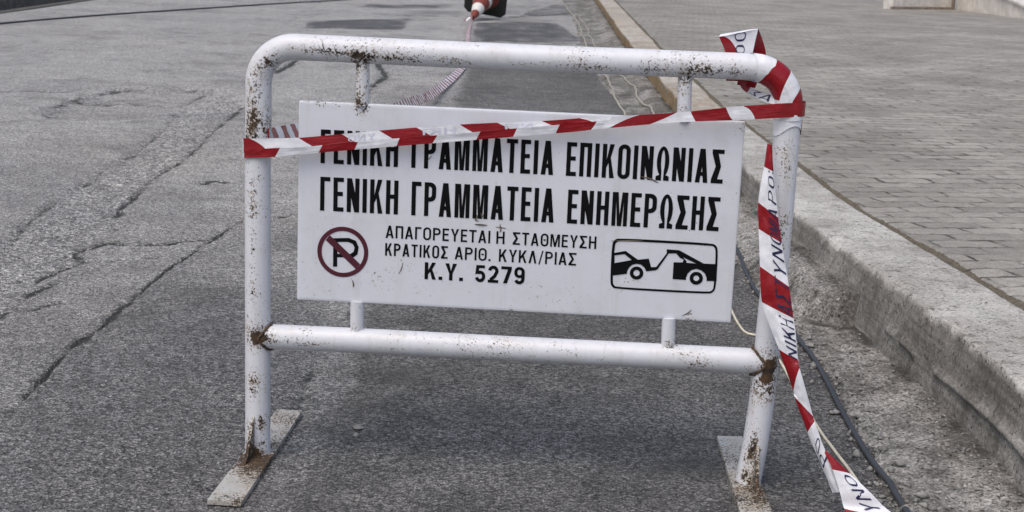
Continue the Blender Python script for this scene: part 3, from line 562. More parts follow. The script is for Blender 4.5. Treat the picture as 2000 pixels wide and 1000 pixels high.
# pavement of small pavers, an earth-filled joint along the kerb
ys = np.concatenate([np.array([-10.0, 0.0, 1.5, 2.5]), ypts(3.2, 48, 0.014), np.array([60, 100])])
off = np.concatenate([np.linspace(-0.03, 0.13, 34)[:-1], np.linspace(0.13, 2.2, 90)[:-1], np.linspace(2.2, 16, 60), np.array([24, 40, 90])])
Yp = np.repeat(ys[:, None], len(off), 1); Xp = interp(KJ, ys)[:, None] + off[None]
jw = 0.030 + 0.014 * fbm(Yp * 3, Yp * 0, 100, 3) + 0.010 * fbm(Yp * 17, Xp * 17, 101, 3)
dj = 1 - sstep(jw - 0.008, jw + 0.010, off[None] * np.ones_like(Yp))
Zp = kerb_top(Yp) + 0.004 * fbm(Xp * 2.2, Yp * 2.2, 102, 3) - dj * (0.008 - 0.010 * np.maximum(0, fbm(Xp * 40, Yp * 40, 103, 3)))
Zp = np.where(off[None] < -0.02, Zp - 0.02, Zp)
tag(mesh_obj('pavement', np.stack([Xp, Yp, Zp], -1).reshape(-1, 3), grid_faces(*Xp.shape), M_PAVE, attrs=dict(dirt=dj)), kind='structure')

# far kerb and pavement on the other side of the road
mb = MB()
def strip_box(mb, x0, x1, y0, y1, z0, z1):
    mb.add([(x0, y0, z0), (x1, y0, z0), (x1, y1, z0), (x0, y1, z0), (x0, y0, z1), (x1, y0, z1), (x1, y1, z1), (x0, y1, z1)],
           [(0, 3, 2, 1), (4, 5, 6, 7), (0, 1, 5, 4), (1, 2, 6, 5), (2, 3, 7, 6), (3, 0, 4, 7)])
for i in range(26):
    y0 = -6 + i * 2.4
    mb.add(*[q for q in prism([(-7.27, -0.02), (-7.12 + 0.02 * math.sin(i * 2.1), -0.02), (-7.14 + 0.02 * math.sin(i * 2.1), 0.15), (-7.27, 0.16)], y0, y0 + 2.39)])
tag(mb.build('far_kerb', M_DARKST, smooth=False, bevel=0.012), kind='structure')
mb = MB(); strip_box(mb, -7.75, -7.272, -6, 60, -0.05, 0.165)
tag(mb.build('far_kerb_stones', M_FARK, smooth=False), kind='structure')
mb = MB(); strip_box(mb, -40, -7.752, -6, 60, -0.05, 0.160)
tag(mb.build('far_pavement', plain('grey far paving', (0.33, 0.325, 0.31), 0.85, 0.25, 5), smooth=False), kind='structure')
mb = MB(); strip_box(mb, -7.10, -6.93, -6, 60, -0.02, 0.014)
tag(mb.build('far_gutter', M_DARKST, smooth=False), kind='structure')  # dark strip carrying the painted shade at the far kerb's foot

# ------------------------------------------------------------------ barricade
PSI = 0.0537
ORG = (-0.6156, 3.5237, 0.0)
R = 0.031; ZT = 1.0224; ZR = 0.3174; WT = 1.2445
bar = empty('barricade', ORG, -PSI)
tag(bar, 'white painted steel tube barricade with chipped rusty paint and a Greek no parking sign', 'barricade')

def arc(cx, cz, r, a0, a1, n=12):
    return [(cx + r * math.cos(a0 + (a1 - a0) * i / n), 0, cz + r * math.sin(a0 + (a1 - a0) * i / n)) for i in range(n + 1)]
BR = 0.088
left = [(0.0015, 0, 0.008), (0.001, 0, 0.2), (0.0, 0, 0.45), (-0.001, 0, 0.7), (0, 0, 0.85), (0, 0, ZT - BR)]
right = [(WT, 0, ZT - BR), (WT + 0.001, 0, 0.85), (1.2447, 0, 0.70), (1.2433, 0, 0.52), (1.2392, 0, 0.328), (1.2355, 0, 0.21), (1.2282, 0, 0.107), (1.2175, 0, 0.008)]
def densify(pts, step=0.02):
    out = []
    for a, b in zip(pts[:-1], pts[1:]):
        a, b = Vector(a), Vector(b); n = max(1, int((b - a).length / step))
        out += [a.lerp(b, i / n) for i in range(n)]
    return out + [Vector(pts[-1])]
top = densify([(BR, 0, ZT), (0.36, 0.001, ZT - 0.001), (0.62, 0, ZT - 0.0015), (0.9, 0.001, ZT), (WT - BR, 0, ZT + 0.001)])
path = densify(left)[:-1] + arc(BR, ZT - BR, BR, math.pi, math.pi / 2) + top[1:-1] + arc(WT - BR, ZT - BR, BR, math.pi / 2, 0) + densify(right)[1:]
WELDS = [((0.004, ZR), 0.045), ((1.238, 0.290), 0.050), ((1.246, 0.318), 0.05), ((0.022, ZR), 0.035), ((0.002, 0.02), 0.035), ((1.219, 0.02), 0.04), ((1.222, 0.10), 0.03), ((0.012, 0.10), 0.022),
         ((0.248, 0.992), 0.02), ((1.003, 0.992), 0.02), ((0.245, 0.35), 0.022), ((1.0, 0.35), 0.022), ((0.2477, 0.897), 0.03), ((0.16, 0.897), 0.018),
         ((0.245, 1.006), 0.022), ((0.03, 0.99), 0.03),
         ((-0.01, 0.93), 0.05), ((0.0, 0.83), 0.06), ((1.24, 0.83), 0.05), ((0.0, 0.2), 0.04)]
def rustmap(vs, gain=1.0):
    v = np.asarray(vs); r = np.zeros(len(v))
    for k, ((x, z), rad) in enumerate(WELDS):
        d = np.hypot(v[:, 0] - x, v[:, 2] - z)
        a = 1.0 if k < 8 else 0.55
        r = np.maximum(r, a * np.clip(1.25 - d / rad, 0, 1))
    return np.clip(r * gain, 0, 1)
CHIPS = [((-0.014, 0.125), (-0.020, 0.015), 0.008, 1.25), ((0.014, 0.12), (0.019, 0.05), 0.006, 1.2), ((1.236, 0.12), (1.230, 0.02), 0.007, 1.2), ((1.207, 0.10), (1.202, 0.02), 0.006, 1.1), ((0.08, 1.022), (0.16, 1.017), 0.009, 1.0), ((0.16, 1.017), (0.30, 1.008), 0.011, 1.05), ((0.30, 1.010), (0.52, 1.006), 0.010, 0.75), ((0.60, 1.006), (0.95, 1.012), 0.010, 0.7),
         ((1.02, 1.015), (1.16, 1.012), 0.014, 1.05), ((0.01, 0.97), (0.05, 1.0), 0.014, 0.9), ((-0.008, 0.90), (-0.004, 0.79), 0.012, 0.95), ((-0.02, 0.86), (-0.02, 0.80), 0.007, 0.8),
         ((-0.006, 0.70), (-0.006, 0.42), 0.008, 0.7), ((0.0, 0.26), (-0.004, 0.15), 0.010, 0.9), ((0.05, 0.312), (0.22, 0.308), 0.008, 1.0), ((0.28, 0.31), (0.46, 0.308), 0.006, 0.6), ((1.05, 0.312), (1.2, 0.312), 0.010, 0.5),
         ((1.245, 0.84), (1.243, 0.74), 0.016, 0.85), ((1.25, 0.68), (1.25, 0.6), 0.012, 0.6), ((1.225, 0.16), (1.215, 0.05), 0.013, 1.0), ((0.236, 0.995), (0.238, 0.90), 0.006, 0.7)]
def rbuild(mb, name, mat, parent, **kw):
    v = np.array(mb.v); c_ = np.zeros(len(v))
    for (x0, z0), (x1, z1), wd_, a_ in CHIPS:                       # bands of knocked-off paint
        c_ = np.maximum(c_, a_ * np.exp(-(seg_dist(v[:, 0], v[:, 2], [(x0, z0), (x1, z1)]) / wd_) ** 2) * (v[:, 1] < 0.01))
    o = mb.build(name, mat, parent, attrs=dict(rust=rustmap(mb.v), chips=c_), **kw); return o

mb = MB(); mb.tube(path, R, 28)
rbuild(mb, 'frame_tube', M_PAINT, bar)
mb = MB(); low = densify([(0.012, 0, 0.3145), (0.25, 0, 0.3165), (0.62, 0.0, 0.317), (1.0, 0, 0.319), (1.228, 0, 0.320)])
mb.tube(low, 0.0305, 28, cap=False)
lr = rbuild(mb, 'lower_rail', M_PAINT, bar)
M_WELD = plain('rusty weld', (0.085, 0.055, 0.032), 0.9, 0.5, 60)
for x, z, sg, rr in ((0.0, 0.3145, 1, 0.0325), (1.239, 0.320, -1, 0.034)):           # weld bead where the rail meets each post
    mb = MB(); P = []
    for k in range(33):
        a = 2 * math.pi * k / 32
        yy_, zz_ = rr * math.cos(a), rr * math.sin(a)
        xx_ = math.sqrt(max(0.0, 0.0335 ** 2 - min(yy_ * yy_, 0.033 ** 2)))
        P.append((x + sg * (xx_ + 0.001 + 0.001 * math.sin(k * 5)), yy_, z + zz_))
    mb.tube(P, [0.0030 + 0.0012 * math.sin(k * 3.7) for k in range(33)], 8, cap=False)
    mb.build('weld_bead', M_WELD, lr)

for (xa, za), (xb, zb) in (((0.2468, 1.000), (0.2482, 0.892)), ((1.0017, 1.000), (1.0055, 0.892)), ((0.2445, 0.416), (0.245, 0.335)), ((0.9996, 0.416), (1.002, 0.338))):
    mb = MB(); mb.tube(densify([(xa, 0, za), (xb, 0, zb)], 0.006), 0.0165, 20); rbuild(mb, 'sign_bracket', M_PAINT, bar)

# base plates (long axis across the barricade) and the gusset in front of each post
def plate(corners, name):
    inv = Matrix.Rotation(PSI, 3, 'Z')
    q = [inv @ (Vector((x, y, 0)) - Vector(ORG)) for x, y in corners]
    n = 24; mb = MB(); v = []
    for i in range(n + 1):
        a = q[0].lerp(q[3], i / n); b = q[1].lerp(q[2], i / n)
        for z in (0.002, 0.0150): v += [(a.x, a.y, z), (b.x, b.y, z)]
    f = []
    for i in range(n):
        k = i * 4
        f += [(k + 2, k + 3, k + 7, k + 6), (k, k + 4, k + 5, k + 1), (k, k + 2, k + 6, k + 4), (k + 1, k + 5, k + 7, k + 3)]
    f += [(0, 1, 3, 2), (4 * n, 4 * n + 2, 4 * n + 3, 4 * n + 1)]
    mb.add(v, f)
    rr = np.zeros(len(v)); vv = np.array(v)
    rr = np.clip(1.0 - np.abs(vv[:, 1] + 0.03) / 0.14, 0, 0.55) + 0.12
    o = mb.build(name, M_PLATE, bar, smooth=False, bevel=0.0015, attrs=dict(rust=rr)); return o
plate([(-0.672, 3.196), (-0.592, 3.190), (-0.552, 3.862), (-0.622, 3.866)], 'base_plate')
plate([(0.549, 3.13), (0.628, 3.13), (0.634, 3.795), (0.566, 3.790)], 'base_plate')
for x0_, sk in ((0.0, -0.010), (1.2185, 0.014)):
    for side, ln in ((-1, 0.085), (1, 0.075)):
        mb = MB(); t = 0.0035
        prof = [(0.026, 0.010), (0.026, 0.118), (0.034, 0.116), (0.030 + ln * 0.62, 0.030), (0.026 + ln, 0.010)]
        n = len(prof)
        v = [(x0_ - t + sk * (0.0 if side > 0 else 1) * (d / 0.1) + (0.007 if x0_ > 1 else 0) * zz / 0.1, side * d, zz) for d, zz in prof] + \
            [(x0_ + t + sk * (0.0 if side > 0 else 1) * (d / 0.1) + (0.007 if x0_ > 1 else 0) * zz / 0.1, side * d, zz) for d, zz in prof]
        mb.add(v, [tuple(range(n)), tuple(range(2 * n - 1, n - 1, -1))] + [(i, i + n, (i + 1) % n + n, (i + 1) % n) for i in range(n)])
        mb.build('gusset', M_PLATE, bar, smooth=False, bevel=0.001, attrs=dict(rust=np.full(len(v), 0.72)))

# ------------------------------------------------------------------ sign panel
BX0, BX1, BZ0, BZ1 = 0.0981, 1.1473, 0.4130, 0.8969
PT_ = 0.008
nx, nz_ = 130, 60
gx = np.linspace(BX0, BX1, nx); gz = np.linspace(BZ0, BZ1, nz_)
GX, GZ = np.meshgrid(gx, gz)
def panel_y(x, z): return -PT_
vf = np.stack([GX, np.full(GX.shape, -PT_), GZ], -1).reshape(-1, 3)
vb = np.stack([GX, np.full(GX.shape, PT_), GZ], -1).reshape(-1, 3)
ff = grid_faces(nz_, nx); n0 = nx * nz_
rim = np.concatenate([np.arange(nx), np.arange(1, nz_) * nx + nx - 1, n0 - 1 - np.arange(1, nx), (np.arange(nz_ - 2, 0, -1)) * nx])
side = np.stack([rim, rim + n0, np.roll(rim, -1) + n0, np.roll(rim, -1)], -1)
vv = np.concatenate([vf, vb])
rr = np.zeros(len(vv))
for (x, z), rad, a in [((0.2477, 0.892), 0.035, 0.9), ((0.15, 0.896), 0.02, 0.9), ((0.19, 0.897), 0.022, 0.6), ((0.12, 0.897), 0.01, 0.9), ((1.14, 0.885), 0.03, 0.5), ((0.17, 0.44), 0.02, 0.45), ((1.05, 0.42), 0.02, 0.8),
                       ((0.105, 0.72), 0.012, 0.5), ((0.62, 0.413), 0.012, 0.9), ((0.32, 0.52), 0.05, 0.28), ((0.14, 0.6), 0.04, 0.2), ((0.72, 0.45), 0.05, 0.3), ((0.9, 0.5), 0.05, 0.2), ((0.3, 0.47), 0.04, 0.35)]:
    rr = np.maximum(rr, a * np.clip(1.2 - np.hypot(vv[:, 0] - x, vv[:, 2] - z) / rad, 0, 1))
fc = np.concatenate([ff, ff[:, ::-1] + n0, side])
sign = mesh_obj('sign_panel', vv, fc, M_PANEL, bar, smooth=False, attrs=dict(rust=rr))
bv = sign.modifiers.new('bevel', 'BEVEL'); bv.width = 0.0025; bv.segments = 2; bv.limit_method = 'ANGLE'

# ---- lettering: every glyph is an outline with holes, cap height 1
def rring(x0, y0, x1, y1, r, n=8):
    out = []
    for cx, cy, a0 in ((x1 - r, y1 - r, 0), (x0 + r, y1 - r, 90), (x0 + r, y0 + r, 180), (x1 - r, y0 + r, 270)):
        for i in range(n + 1):
            a = math.radians(a0 + 90 * i / n); out.append((cx + r * math.cos(a), cy + r * math.sin(a)))
    return out
def stroke(pts, t):
    L, Rr = [], []; P = [Vector((*p, 0)) for p in pts]; n = len(P)
    for i in range(n):
        d0 = (P[i] - P[i - 1]).normalized() if i else (P[1] - P[0]).normalized()
        d1 = (P[i + 1] - P[i]).normalized() if i < n - 1 else d0
        nn = Vector((-(d0.y + d1.y), d0.x + d1.x, 0)).normalized()
        kx = 1 / max(0.5, nn.dot(Vector((-d0.y, d0.x, 0))))
        L.append(P[i] + nn * t / 2 * kx); Rr.append(P[i] - nn * t / 2 * kx)
    return [(p.x, p.y) for p in L + Rr[::-1]]
def earc(cx, cy, rx, ry, a0, a1, n=14):
    return [(cx + rx * math.cos(math.radians(a0 + (a1 - a0) * i / n)), cy + ry * math.sin(math.radians(a0 + (a1 - a0) * i / n))) for i in range(n + 1)]
def glyph(ch, W, s, b):
    """returns width, [(outline, holes)]"""
    ch = {'A': 'Α', 'E': 'Ε', 'I': 'Ι', 'K': 'Κ', 'M': 'Μ', 'N': 'Ν', 'O': 'Ο', 'P': 'Ρ', 'T': 'Τ'}.get(ch, ch)
    if ch == ' ': return W * 0.75, []
    if ch == '.': return s * 1.1, [([(0, 0), (s * 1.1, 0), (s * 1.1, b * 1.1), (0, b * 1.1)], [])]
    if ch == '/': return W * 0.62, [([(0, -0.06), (s * 0.7, -0.06), (W * 0.62, 1.04), (W * 0.62 - s * 0.7, 1.04)], [])]
    if ch == 'Ι': return s, [([(0, 0), (s, 0), (s, 1), (0, 1)], [])]
    w = W * {'Γ': 0.82, 'Ε': 0.84, 'Τ': 0.95, 'Α': 1.06, 'Μ': 1.28, 'Ν': 1.02, 'Υ': 1.06, 'Λ': 1.04, 'Ω': 1.1, 'Κ': 1.04, 'Θ': 1.06, 'Ο': 1.04, 'L': 0.8}.get(ch, 1.0)
    if ch == 'Γ': return w, [([(0, 0), (s, 0), (s, 1 - b), (w, 1 - b), (w, 1), (0, 1)], [])]
    if ch == 'L': return w, [([(0, 0), (w, 0), (w, b), (s, b), (s, 1), (0, 1)], [])]
    if ch == 'Ε':
        m = 0.52
        return w, [([(0, 0), (w, 0), (w, b), (s, b), (s, m - b / 2), (w * 0.92, m - b / 2), (w * 0.92, m + b / 2), (s, m + b / 2), (s, 1 - b), (w, 1 - b), (w, 1), (0, 1)], [])]
    if ch == 'Τ': return w, [([(w / 2 - s / 2, 0), (w / 2 + s / 2, 0), (w / 2 + s / 2, 1 - b), (w, 1 - b), (w, 1), (0, 1), (0, 1 - b), (w / 2 - s / 2, 1 - b)], [])]
    if ch == 'Π': return w, [([(0, 0), (s, 0), (s, 1 - b), (w - s, 1 - b), (w - s, 0), (w, 0), (w, 1), (0, 1)], [])]
    if ch == 'Η':
        m = 0.52
        return w, [([(0, 0), (s, 0), (s, m - b / 2), (w - s, m - b / 2), (w - s, 0), (w, 0), (w, 1), (w - s, 1), (w - s, m + b / 2), (s, m + b / 2), (s, 1), (0, 1)], [])]
    if ch == 'Ν':
        q = s / max(0.02, w - 2.15 * s); dd = q / (1 + q)
        return w, [([(0, 0), (s, 0), (s, 1 - dd), (w - s * 1.15, 0), (w, 0), (w, 1), (w - s, 1), (w - s, dd), (s * 1.15, 1), (0, 1)], [])]
    if ch == 'Μ':
        e = s * 0.92
        return w, [([(0, 0), (e, 0), (e, 0.74), (w / 2 - s * 0.5, 0), (w / 2 + s * 0.5, 0), (w - e, 0.74), (w - e, 0), (w, 0), (w, 1), (w - s * 1.35, 1), (w / 2, 0.32), (s * 1.35, 1), (0, 1)], [])]
    if ch == 'Κ':
        x1, x2 = s + 0.26 * (w - s), s + 0.50 * (w - s)
        return w, [([(0, 0), (s, 0), (s, 0.30), (x1, 0.445), (w - s * 1.12, 0), (w, 0), (x2, 0.60), (w - 0.02, 1), (w - s * 1.2, 1), (s, 0.53), (s, 1), (0, 1)], [])]
    if ch == 'Ρ':
        m = 0.43; r = min(w * 0.5, (1 - m) * 0.5)
        o = [(0, 0), (s, 0), (s, m)] + [(w - r, m)] + [(w - r + r * math.sin(a), m + r - r * math.cos(a)) for a in (0.4, 0.8, 1.2, 1.5708)] + \
            [(w - r + r * math.cos(a), 1 - r + r * math.sin(a)) for a in (0, 0.4, 0.8, 1.2, 1.5708)] + [(0, 1)]
        ri = max(0.02, r - s * 0.8); x2, y1, y2 = w - s, m + b, 1 - b
        ri = min(ri, (y2 - y1) * 0.49, (x2 - s) * 0.9)
        h = [(s, y1), (x2 - ri, y1)] + [(x2 - ri + ri * math.sin(a), y1 + ri - ri * math.cos(a)) for a in (0.5, 1.0, 1.5708)] + \
            [(x2 - ri + ri * math.cos(a), y2 - ri + ri * math.sin(a)) for a in (0, 0.5, 1.0, 1.5708)] + [(s, y2)]
        return w, [(o, [h])]
    if ch in 'ΑΛ':
        ax = s * 0.60; xin = lambda y: s * 1.06 + y * (w / 2 - ax)
        ya = (w / 2 - s * 1.06) / (w / 2 - ax)
        outer = [(w - s * 1.06, 0), (w, 0), (w / 2 + ax, 1), (w / 2 - ax, 1), (0, 0), (s * 1.06, 0)]
        if ch == 'Λ': return w, [(outer + [(w / 2, ya)], [])]
        y0, y1 = 0.20, 0.20 + b * 0.95
        return w, [(outer + [(xin(y0), y0), (w - xin(y0), y0)], [[(xin(y1), y1), (w - xin(y1), y1), (w / 2, ya)]])]
    if ch == 'Ο' or ch == 'Θ':
        o = rring(0, -0.012, w, 1.012, w * 0.5); h = rring(s, b * 0.9, w - s, 1 - b * 0.9, max(0.02, w * 0.5 - s))
        r = [(o, [h])]
        if ch == 'Θ': r.append(([(w * 0.36, 0.44), (w * 0.64, 0.44), (w * 0.64, 0.56), (w * 0.36, 0.56)], []))
        return w, r
    if ch == 'Ω':
        cx, cy, rx, ry = w / 2, 0.56, w * 0.47, 0.45
        inn = [(x, y) for x, y in earc(cx, cy, rx - s, ry - b * 0.9, 232, -52, 22)]
        out = [(x, y) for x, y in earc(cx, cy, rx, ry, -60, 240, 26)]
        il, ir = w * 0.42, w * 0.58
        return w, [([(0, 0), (il, 0), (il, b)] + inn + [(ir, b), (ir, 0), (w, 0), (w, b)] + out + [(0, b)], [])]
    if ch == 'Σ':
        k = s * 1.45; m = w * 0.56
        return w, [([(0, 0), (w, 0), (w, b), (k, b), (m + s * 0.62, 0.5), (k, 1 - b), (w, 1 - b), (w, 1), (0, 1), (0, 1 - b * 0.9), (m - s * 0.62, 0.5), (0, b * 0.9)], [])]
    if ch == 'Υ': return w, [([(w / 2 - s / 2, 0), (w / 2 + s / 2, 0), (w / 2 + s / 2, 0.42), (w, 1), (w - s * 1.15, 1), (w / 2, 0.56), (s * 1.15, 1), (0, 1), (w / 2 - s / 2, 0.42)], [])]
    if ch == '7': return w, [([(w * 0.22, 0), (w * 0.22 + s * 1.15, 0), (w, 1 - b * 1.1), (w, 1), (0, 1), (0, 1 - b), (w - s * 1.15, 1 - b)], [])]
    if ch == '2':
        p = earc(w / 2, 0.70, w / 2 - s / 2, 0.30 - b / 2, 175, -25, 14) + [(w * 0.62, 0.38), (w * 0.30, 0.20), (s * 0.72, b * 0.95)]
        return w, [(stroke(p, s), []), ([(0, 0), (w, 0), (w, b), (0, b)], [])]
    if ch == '5':
        p = earc(w / 2, 0.335, w / 2 - s / 2, 0.335 - b / 2, -165, 135, 18)
        return w, [(stroke(p, s), []), ([(s * 0.1, 0.44), (s * 1.05, 0.50), (s * 1.25, 1 - b), (w * 0.93, 1 - b), (w * 0.93, 1), (s * 0.40, 1)], [])]
    if ch == '9':
        o = rring(0, 0.36, w, 1.01, w * 0.48); h = rring(s, 0.36 + b, w - s, 1.01 - b, max(0.02, w * 0.48 - s))
        p = [(w - s / 2, 0.70), (w - s / 2, 0.40)] + earc(w / 2, 0.30, w / 2 - s / 2, 0.30 - b / 2, 0, -160, 12)
        return w, [(o, [h]), (stroke(p, s), [])]
    raise ValueError(ch)

def layout(text, W, s, b, gap):
    x = 0; polys = []
    for i, ch in enumerate(text):
        w_, g = glyph(ch, W, s, b)
        for j, (o, hs) in enumerate(g): polys.append(([(x + px, py) for px, py in o], [[(x + px, py) for px, py in h] for h in hs], j))
        x += w_ + gap
    return x - gap, polys

def fill(mb, polys, fn, m=0):
    for o, hs, j in polys:
        loops = [[Vector((x, y, 0)) for x, y in q] for q in [o] + hs]
        flat = [p for q in loops for p in q]
        tris = tessellate_polygon(loops)
        v = [fn(p.x, p.y, j) for p in flat]
        f = []
        for t in tris:
            a, b, c = (flat[i] for i in t)
            cr = (b.x - a.x) * (c.y - a.y) - (b.y - a.y) * (c.x - a.x)
            f.append(tuple(t) if cr > 0 else tuple(t[::-1]))
        mb.add(v, f, m)

mb = MB()
for text, bl_, br_, tl_, s_, b_, W_ in WORDS:
    H = math.hypot(tl_[0] - bl_[0], tl_[1] - bl_[1])
    ex = ((br_[0] - bl_[0]), (br_[1] - bl_[1])); Lx = math.hypot(*ex)
    gap = 0.095 if W_ < 0.5 else 0.15
    # letters keep their stems; the letter width is solved so that the word fills its measured length
    lo_, hi_ = 0.1, 2.0
    for _ in range(40):
        mid = (lo_ + hi_) / 2
        wd, polys = layout(text, mid, s_, b_, gap)
        if wd * H > Lx: hi_ = mid
        else: lo_ = mid
    wd, polys = layout(text, lo_, s_, b_, gap)
    ux, uz = ex[0] / Lx, ex[1] / Lx
    fill(mb, polys, lambda x, y, j: (bl_[0] + ux * x * H, -PT_ - 0.0009 - 0.0001 * j, bl_[1] + uz * x * H + y * H))
mb.build('lettering', M_BLACK, sign, smooth=False)

def circ(c, r, n=48): return [(c[0] + r * math.cos(2 * math.pi * i / n), c[1] + r * math.sin(2 * math.pi * i / n)) for i in range(n)]
mb = MB()
fl = lambda k: (lambda x, y, j: (x, -PT_ - k, y))
c = NOPARK[0]; r1 = abs(NOPARK[1][0] - c[0]); r2 = abs(NOPARK[2][0] - c[0])
fill(mb, [(NP_P, [NP_PH], 0)], fl(0.0009), 1)
fill(mb, [(circ(c, r1), [circ(c, r2)], 0)], fl(0.0011), 0)
fill(mb, [(NP_S, [], 0)], fl(0.0013), 0)
mb.build('no_parking_symbol', [M_MAROON, M_BLACK], sign, smooth=False)
mb = MB()
def roundp(pts, it=2):
    for _ in range(it):
        q = []
        for i in range(len(pts)):
            a, b = pts[i], pts[(i + 1) % len(pts)]
            q += [(a[0] * .75 + b[0] * .25, a[1] * .75 + b[1] * .25), (a[0] * .25 + b[0] * .75, a[1] * .25 + b[1] * .75)]
        pts = q
    return pts
fill(mb, [(roundp(TOW['frame_out']), [roundp(TOW['frame_in'])], 0)], fl(0.0009))
fill(mb, [(TOW['car'], [TOW['win'], TOW['gap']], 0)], fl(0.0011))
for q in TOWW:
    c = q[0]; fill(mb, [(circ(c, math.hypot(q[1][0] - c[0], q[1][1] - c[1]) * 0.98), [circ(c, math.hypot(q[2][0] - c[0], q[2][1] - c[1]))], 0)], fl(0.0011))
mb.build('tow_away_symbol', M_BLACK, sign, smooth=False)
# scratches through the sign paint
M_SCR = plain('bare metal scratch', (0.13, 0.105, 0.08), 0.7, 0.4)
def scratch(pts, r):
    mb = MB()
    P = smooth_path([(x, -PT_ - 0.0006, z) for x, z in pts], 5)
    n = len(P); mb.tube(P, [max(0.0003, r * math.sin(math.pi * (i + 0.4) / n)) for i in range(n)], 5)
    mb.build('scratch', M_SCR, sign)
scratch([(0.912, 0.756), (0.935, 0.752), (0.955, 0.743)], 0.0020)
scratch([(0.850, 0.598), (0.88, 0.6005), (0.905, 0.6015), (0.93, 0.602)], 0.0016)
scratch([(0.525, 0.6215), (0.555, 0.621)], 0.0022)
scratch([(0.585, 0.626), (0.5875, 0.612), (0.586, 0.605)], 0.0020)
scratch([(0.575, 0.618), (0.60, 0.616)], 0.0012)
scratch([(0.527, 0.648), (0.53, 0.64), (0.526, 0.632), (0.535, 0.630)], 0.0018)
scratch([(0.538, 0.652), (0.542, 0.640), (0.546, 0.650)], 0.0014)
scratch([(0.345, 0.49), (0.352, 0.505), (0.355, 0.52)], 0.0012)
scratch([(0.233, 0.470), (0.236, 0.459), (0.2355, 0.452)], 0.0020)
scratch([(1.03, 0.424), (1.045, 0.433), (1.052, 0.441)], 0.0014)
scratch([(0.405, 0.766), (0.412, 0.775), (0.418, 0.781)], 0.0010)

# ------------------------------------------------------------------ tape
class Ribbon:
    """strip between two edges; rows carry the stripe count at each edge"""
    def __init__(s, Lp, Rp, fL, fR, per=10, nv=9, crumple=0.0015, seed=1, bulge=0.0):
        s.L = np.array([tuple(p) for p in smooth_path(Lp, per)]); s.R = np.array([tuple(p) for p in smooth_path(Rp, per)])
        s.n = len(s.L); s.nv = nv
        u = np.linspace(0, len(Lp) - 1, s.n)
        s.fL = fL(s.L, u) if callable(fL) else np.interp(u, np.arange(len(fL)), fL)
        s.fR = fR(s.R, u) if callable(fR) else np.interp(u, np.arange(len(fR)), fR)
        s.cr, s.seed, s.bulge = crumple, seed, bulge
        c = (s.L + s.R) / 2; s.len = np.concatenate([[0], np.cumsum(np.linalg.norm(np.diff(c, axis=0), axis=1))])
        tu = np.gradient(c, axis=0); wv = s.R - s.L
        nn = np.cross(tu, wv); s.N = nn / (np.linalg.norm(nn, axis=1)[:, None] + 1e-12)
    def ev(s, r, v, lift=0.0):
        r = np.asarray(r, float); v = np.asarray(v, float); i = np.arange(s.n)
        g = lambda A: np.stack([np.interp(r, i, A[:, k]) for k in range(3)], -1)
        P = g(s.L) * (1 - v)[..., None] + g(s.R) * v[..., None]
        ln = np.interp(r, i, s.len)
        off = s.cr * (fbm(ln * 16, v * 1.7, s.seed, 3) + 0.5 * fbm(ln * 45, v * 5 + ln * 20, s.seed + 9, 2)) + s.bulge * 4 * v * (1 - v) + lift
        return P + g(s.N) * off[..., None]
    def build(s, name, parent, flip=False):
        rr, vv = np.meshgrid(np.arange(s.n), np.linspace(0, 1, s.nv), indexing='ij')
        P = s.ev(rr, vv)
        ph = s.fL[:, None] * (1 - vv) + s.fR[:, None] * vv
        f = grid_faces(s.n, s.nv)
        s.o = mesh_obj(name, P.reshape(-1, 3), f, M_TAPE, parent, uv=np.stack([ph, vv], -1).reshape(-1, 2))
        return s.o
    def text(s, mb, txt, r0, r1, v_base, v_cap, lift, W=0.62, st=0.11, b=0.07, gap=0.2, mirror=False, m=0):
        wd, polys = layout(txt, W, st, b, gap)
        def fn(x, y, j):
            q = x / wd; q = 1 - q if mirror else q
            return tuple(s.ev(np.array(r0 + (r1 - r0) * q), np.array(np.clip(v_base + (v_cap - v_base) * y, 0.01, 0.99)), lift + math.copysign(0.0001 * j, lift)))
        fill(mb, polys, fn, m)

def tabf(T, axis):
    xs_, fs_ = T; o_ = np.argsort(xs_); xs_ = np.array(xs_)[o_]; fs_ = np.array(fs_)[o_]
    def f(P, u):
        x = P[:, axis]; y = np.interp(x, xs_, fs_)
        k0, k1 = (float(np.clip(q, -3.0, 3.0)) for q in ((fs_[1] - fs_[0]) / (xs_[1] - xs_[0]), (fs_[-1] - fs_[-2]) / (xs_[-1] - xs_[-2])))
        y = np.where(x < xs_[0], fs_[0] + (x - xs_[0]) * k0, y); return np.where(x > xs_[-1], fs_[-1] + (x - xs_[-1]) * k1, y)
    return f

tape = empty('barrier_tape', ORG, -PSI)
tag(tape, 'red and white police tape across the sign front, hanging down the right post', 'barrier tape')

